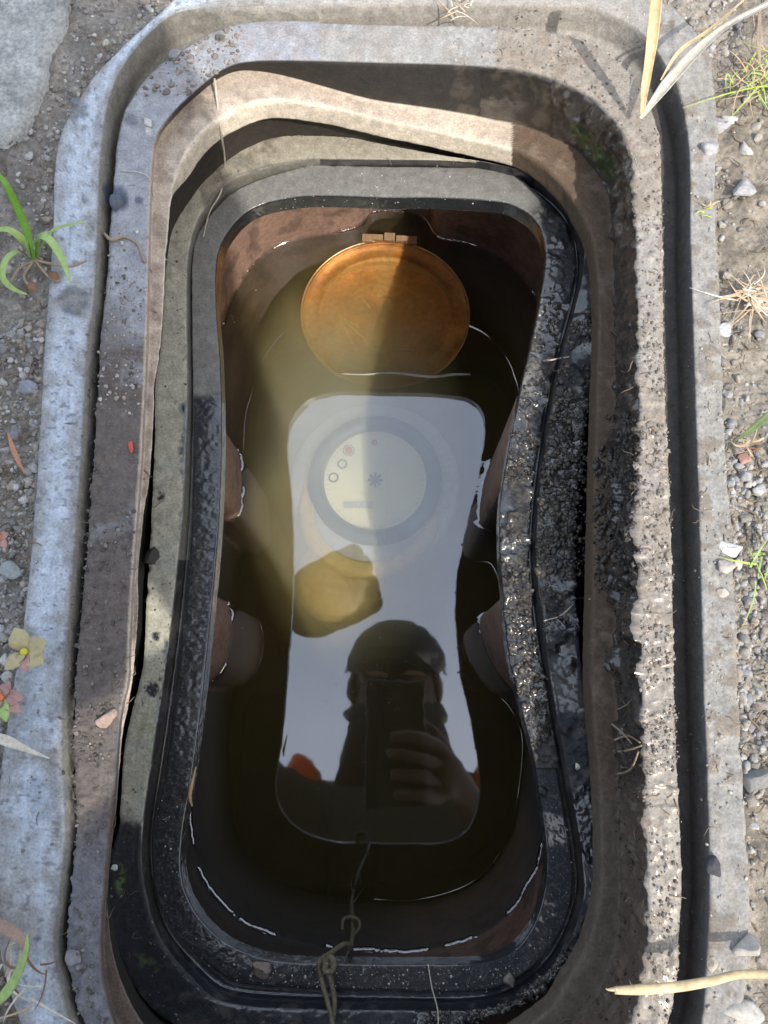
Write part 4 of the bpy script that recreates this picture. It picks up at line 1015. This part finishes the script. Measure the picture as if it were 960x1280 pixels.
M_trs = simple('dark_trousers', (.03, .035, .05), .9, scale=300)
M_boot = simple('black_boot', (.02, .02, .02), .6)
M_cap = simple('dark_cap', (.03, .035, .045), .85, scale=300)
M_tee = simple('dark_shirt', (.05, .05, .055), .9)
pe = empty('person', (0, -.50, 0), 'person squatting over the pit in dark coat with orange shoulders, mirrored in the water', 'person')
pelv, mids, chest, nb_, nt_, hd = (0, -.66, .36), (0, -.50, .52), (0, -.30, .66), (0, -.19, .73), (0, -.10, .765), (0.0, .01, .775)
shR, elR, wrR = (.17, -.21, .70), (.205, -.36, .49), (.115, -.165, .355)
shL, elL, wrL = (-.18, -.21, .70), (-.34, -.06, .52), (-.165, .115, .42)
def cw_(x, y, z): return tuple(CAM + RW @ np.array([x, y, z]))      # a point given in the phone's own axes
phc = (.058, -.090, .008)
nodes = [(pelv, .12), (mids, .11), (chest, .12), (nb_, .07), (nt_, .052), ((0, -.05, .77), .075), (hd, .088), ((0, .075, .785), .078),
         (shR, .055), (elR, .038), (wrR, .026), (shL, .055), (elL, .038), (wrL, .026),
         ((.11, -.64, .36), .085), ((.15, -.36, .42), .055), ((.15, -.50, .09), .038), ((.16, -.40, .035), .034),
         ((-.11, -.64, .36), .085), ((-.24, -.34, .50), .055), ((-.18, -.50, .09), .038), ((-.19, -.40, .035), .034)]
edges = [(0, 1), (1, 2), (2, 3), (3, 4), (4, 5), (5, 6), (6, 7), (2, 8), (8, 9), (9, 10), (2, 11), (11, 12), (12, 13), (0, 14), (14, 15), (15, 16), (16, 17), (0, 18), (18, 19), (19, 20), (20, 21)]
skin('body', nodes, edges, M_skin, pe)
skin('shadow_bulk', [((.02, -.34, .66), .12), ((.10, -.30, .57), .105), ((.10, -.42, .52), .10)], [(0, 1), (1, 2)], M_coat, pe)  # unseen bulk added at the chest to close gaps in the cast shadow
skin('jacket', [(mids, .135), (chest, .15), ((0, -.22, .71), .115), (shR, .078), ((.19, -.28, .60), .066), (elR, .058), ((.17, -.27, .43), .050), ((.135, -.20, .38), .044),
                (shL, .078), ((-.27, -.13, .61), .064), (elL, .058), ((-.25, .03, .465), .050), ((-.19, .09, .43), .046), ((0, -.60, .42), .145)],
     [(0, 1), (1, 2), (1, 3), (3, 4), (4, 5), (5, 6), (6, 7), (1, 8), (8, 9), (9, 10), (10, 11), (11, 12), (0, 13)], M_coat, pe)
for sx in (1, -1): skin('shoulder_patch', [((sx*.125, -.150, .74), .064), ((sx*.20, -.165, .73), .072)], [(0, 1)], M_jack, pe)
skin('hood', [((0, -.14, .775), .125), ((0, -.07, .80), .118), ((0, .0, .805), .122), ((.09, -.11, .77), .095), ((-.09, -.11, .77), .095)], [(0, 1), (1, 2), (0, 3), (0, 4)], M_coat, pe)
skin('trousers', [(pelv, .14), ((.12, -.63, .36), .10), ((.15, -.36, .42), .072), ((.155, -.48, .14), .056), ((-.12, -.63, .36), .10), ((-.24, -.34, .50), .072), ((-.185, -.48, .14), .056)],
     [(0, 1), (1, 2), (2, 3), (0, 4), (4, 5), (5, 6)], M_trs, pe)
for sx in (1, -1):
    bx_ = .15 if sx > 0 else .18
    skin('boot', [((sx*bx_, -.50, .15), .052), ((sx*bx_, -.51, .05), .052), ((sx*(bx_+.005), -.42, .04), .045), ((sx*(bx_+.01), -.34, .035), .040)], [(0, 1), (1, 2), (2, 3)], M_boot, pe)
# face: looks straight down at the phone
hc = np.array([0.0, .02, .765])
def ell(c, r_, sub=3):
    v, f = ICO[sub]; return v * np.array(r_) + np.array(c), f
for sx in (1, -1):
    e = mk('eye', *ell(hc + (sx*.031, .0, -.083), (.013, .008, .008)), simple('eye_white', (.7, .68, .65), .2), pe)
    mk('iris', *ell(hc + (sx*.031, .0, -.089), (.006, .006, .003)), M_trs, e)
    mk('ear', *ell(hc + (sx*.078, -.005, .0), (.011, .032, .020)), M_skin, pe)
    mk('eyebrow', *ell(hc + (sx*.031, .018, -.083), (.019, .004, .006)), M_root, pe)
skin('nose', [(tuple(hc + (0, .005, -.082)), .007), (tuple(hc + (0, -.022, -.098)), .010), (tuple(hc + (0, -.036, -.106)), .013), (tuple(hc + (0, -.044, -.09)), .010)], [(0, 1), (1, 2), (2, 3)], M_skin, pe)
mk('mouth', *ell(hc + (0, -.064, -.083), (.025, .007, .006)), simple('lips', (.38, .15, .12), .5), pe)
# cap: a dome with a peak
V, Fc = ICO[3]
dm = V[:, 1] > -.12
V2 = V * np.array([.097, .100, .100]) + hc + np.array([0, .022, .012]); keep = [f for f in Fc if dm[f].all()]
cp = mk('cap', V2, [tuple(f) for f in keep], M_cap, pe); so_ = cp.modifiers.new('thick', 'SOLIDIFY'); so_.thickness = .004
V = []; Fc = []
for i in range(13):
    a = R(-68 + 136 * i / 12)
    for r_, dz in ((.094, -.0), (.122, -.010), (.150, -.026)):
        V.append(hc + np.array([math.sin(a) * .088 * (1 if r_ < .1 else .95), .03 + .012 * math.cos(a), -.094 * math.cos(a) - (r_ - .094) * math.cos(a) * .9]) + np.array([0, .02 * (r_ - .094) / .056, 0]))
for i in range(12):
    for j in range(2): Fc.append((i*3+j, i*3+j+1, i*3+j+4, i*3+j+3))
pk = mk('cap_peak', V, Fc, M_cap, pe); so_ = pk.modifiers.new('thick', 'SOLIDIFY'); so_.thickness = .004
# hands
def finger(base, d1, d2, d3, l_, r_):
    p = [np.array(base)]
    for d, f in ((d1, .45), (d2, .30), (d3, .25)): d = np.array(d, float); p.append(p[-1] + d / np.linalg.norm(d) * l_ * f)
    return [(tuple(q), r_ * k) for q, k in zip(p, (1.1, 1.0, .92, .78))]
def hand(name, wrist, palm, knuck, dirs, thumb, mat=None, fat=1):
    nd = [(tuple(palm), .020 * fat), (tuple(wrist), .024 * fat)]; ed = [(0, 1)]
    for kn, (dd, l_, r_) in zip(knuck, dirs):
        f = finger(kn, *dd, l_, r_); i0 = len(nd); nd += f; ed += [(0, i0)] + [(i0 + i, i0 + i + 1) for i in range(3)]
    i0 = len(nd); nd += [(tuple(q), r_) for q, r_ in thumb]; ed += [(0, i0)] + [(i0 + i, i0 + i + 1) for i in range(len(thumb) - 1)]
    return skin(name, nd, ed, mat or M_skin, pe, 2)
# right hand wraps the phone's long edge: fingers under it, thumb on the screen side
kn = [cw_(.050, -.062 - i * .021, -.001) for i in range(4)]
wr = lambda v: tuple(RW @ np.array(v, float))
dirs = [((wr((-.35, .05, -.5)), wr((-1, .1, -.12)), wr((-1, .1, .25))), .078 - .006 * abs(i - 1), .0088 - .0006 * (i == 3)) for i in range(4)]
hand('hand', wrR, cw_(.066, -.095, .012), kn, dirs, [(cw_(.055, -.055, .022), .011), (cw_(.040, -.035, .028), .010), (cw_(.022, -.028, .026), .0085)])
# left hand reaches out beside the phone, loosely curled
pl = np.array([-.105, .140, .40]); dl_ = np.array([.80, .30, -.15]); dl_ /= np.linalg.norm(dl_); sd_ = np.cross(dl_, (0, 0, 1)); sd_ /= np.linalg.norm(sd_)
M_glove = simple('dark_work_glove', (.05, .05, .045), .85, scale=250)
kn = [tuple(pl + dl_ * .040 + sd_ * (.036 - i * .024)) for i in range(4)]
dirs = [((tuple(dl_ + np.array([0, 0, -.5])), tuple(-dl_ * .1 + np.array([0, 0, -1.])), tuple(-dl_ * .9 + np.array([0, 0, .1]))), (.080, .088, .084, .072)[i], .0185 - .0006 * i) for i in range(4)]
hand('hand', wrL, tuple(pl), kn, dirs, [(tuple(pl + sd_ * .040 - dl_ * .005 + np.array([0, 0, -.012])), .015), (tuple(pl + sd_ * .040 + dl_ * .028 + np.array([0, 0, -.034])), .0135), (tuple(pl + sd_ * .014 + dl_ * .040 + np.array([0, 0, -.048])), .012)], M_glove, 2.4)
# the phone, its lens where the photograph was taken from
ph = empty('smartphone', cw_(0, -.055, .008), 'dark slab smartphone held flat over the pit, lens downwards, seen mirrored in water', 'phone')
def phbox(name, c, s, mat, parent, bev=.0):
    V, Fc = boxv((0, 0, 0), s); V = np.array([cw_(*(v + np.array(c))) for v in V]); o = mk(name, V, Fc, mat, parent, False)
    if bev: b_ = o.modifiers.new('bevel', 'BEVEL'); b_.width = bev; b_.segments = 4
    return o
phbox('case', (0, -.055, .0085), (.076, .155, .0085), simple('phone_case', (.012, .012, .014), .3), ph, .003)
phbox('screen', (0, -.055, .0130), (.070, .146, .0006), simple('phone_glass', (.02, .02, .025), .08), ph)
V, Fc = lathe([(.0035, 0), (.0035, -.0012), (.0058, -.0012), (.0060, .0006)], 28, close=False)
mk('lens_ring', np.array([cw_(v[0], v[1], v[2] + .0036) for v in V]), Fc, simple('lens_metal', (.03, .03, .03), .5), ph)
V, Fc = lathe([(.005, 0), (.005, -.0008), (.0002, -.0008)], 24)
mk('second_lens', np.array([cw_(v[0], v[1] - .016, v[2] + .0042) for v in V]), Fc, simple('lens_glass', (.01, .01, .02), .05), ph)
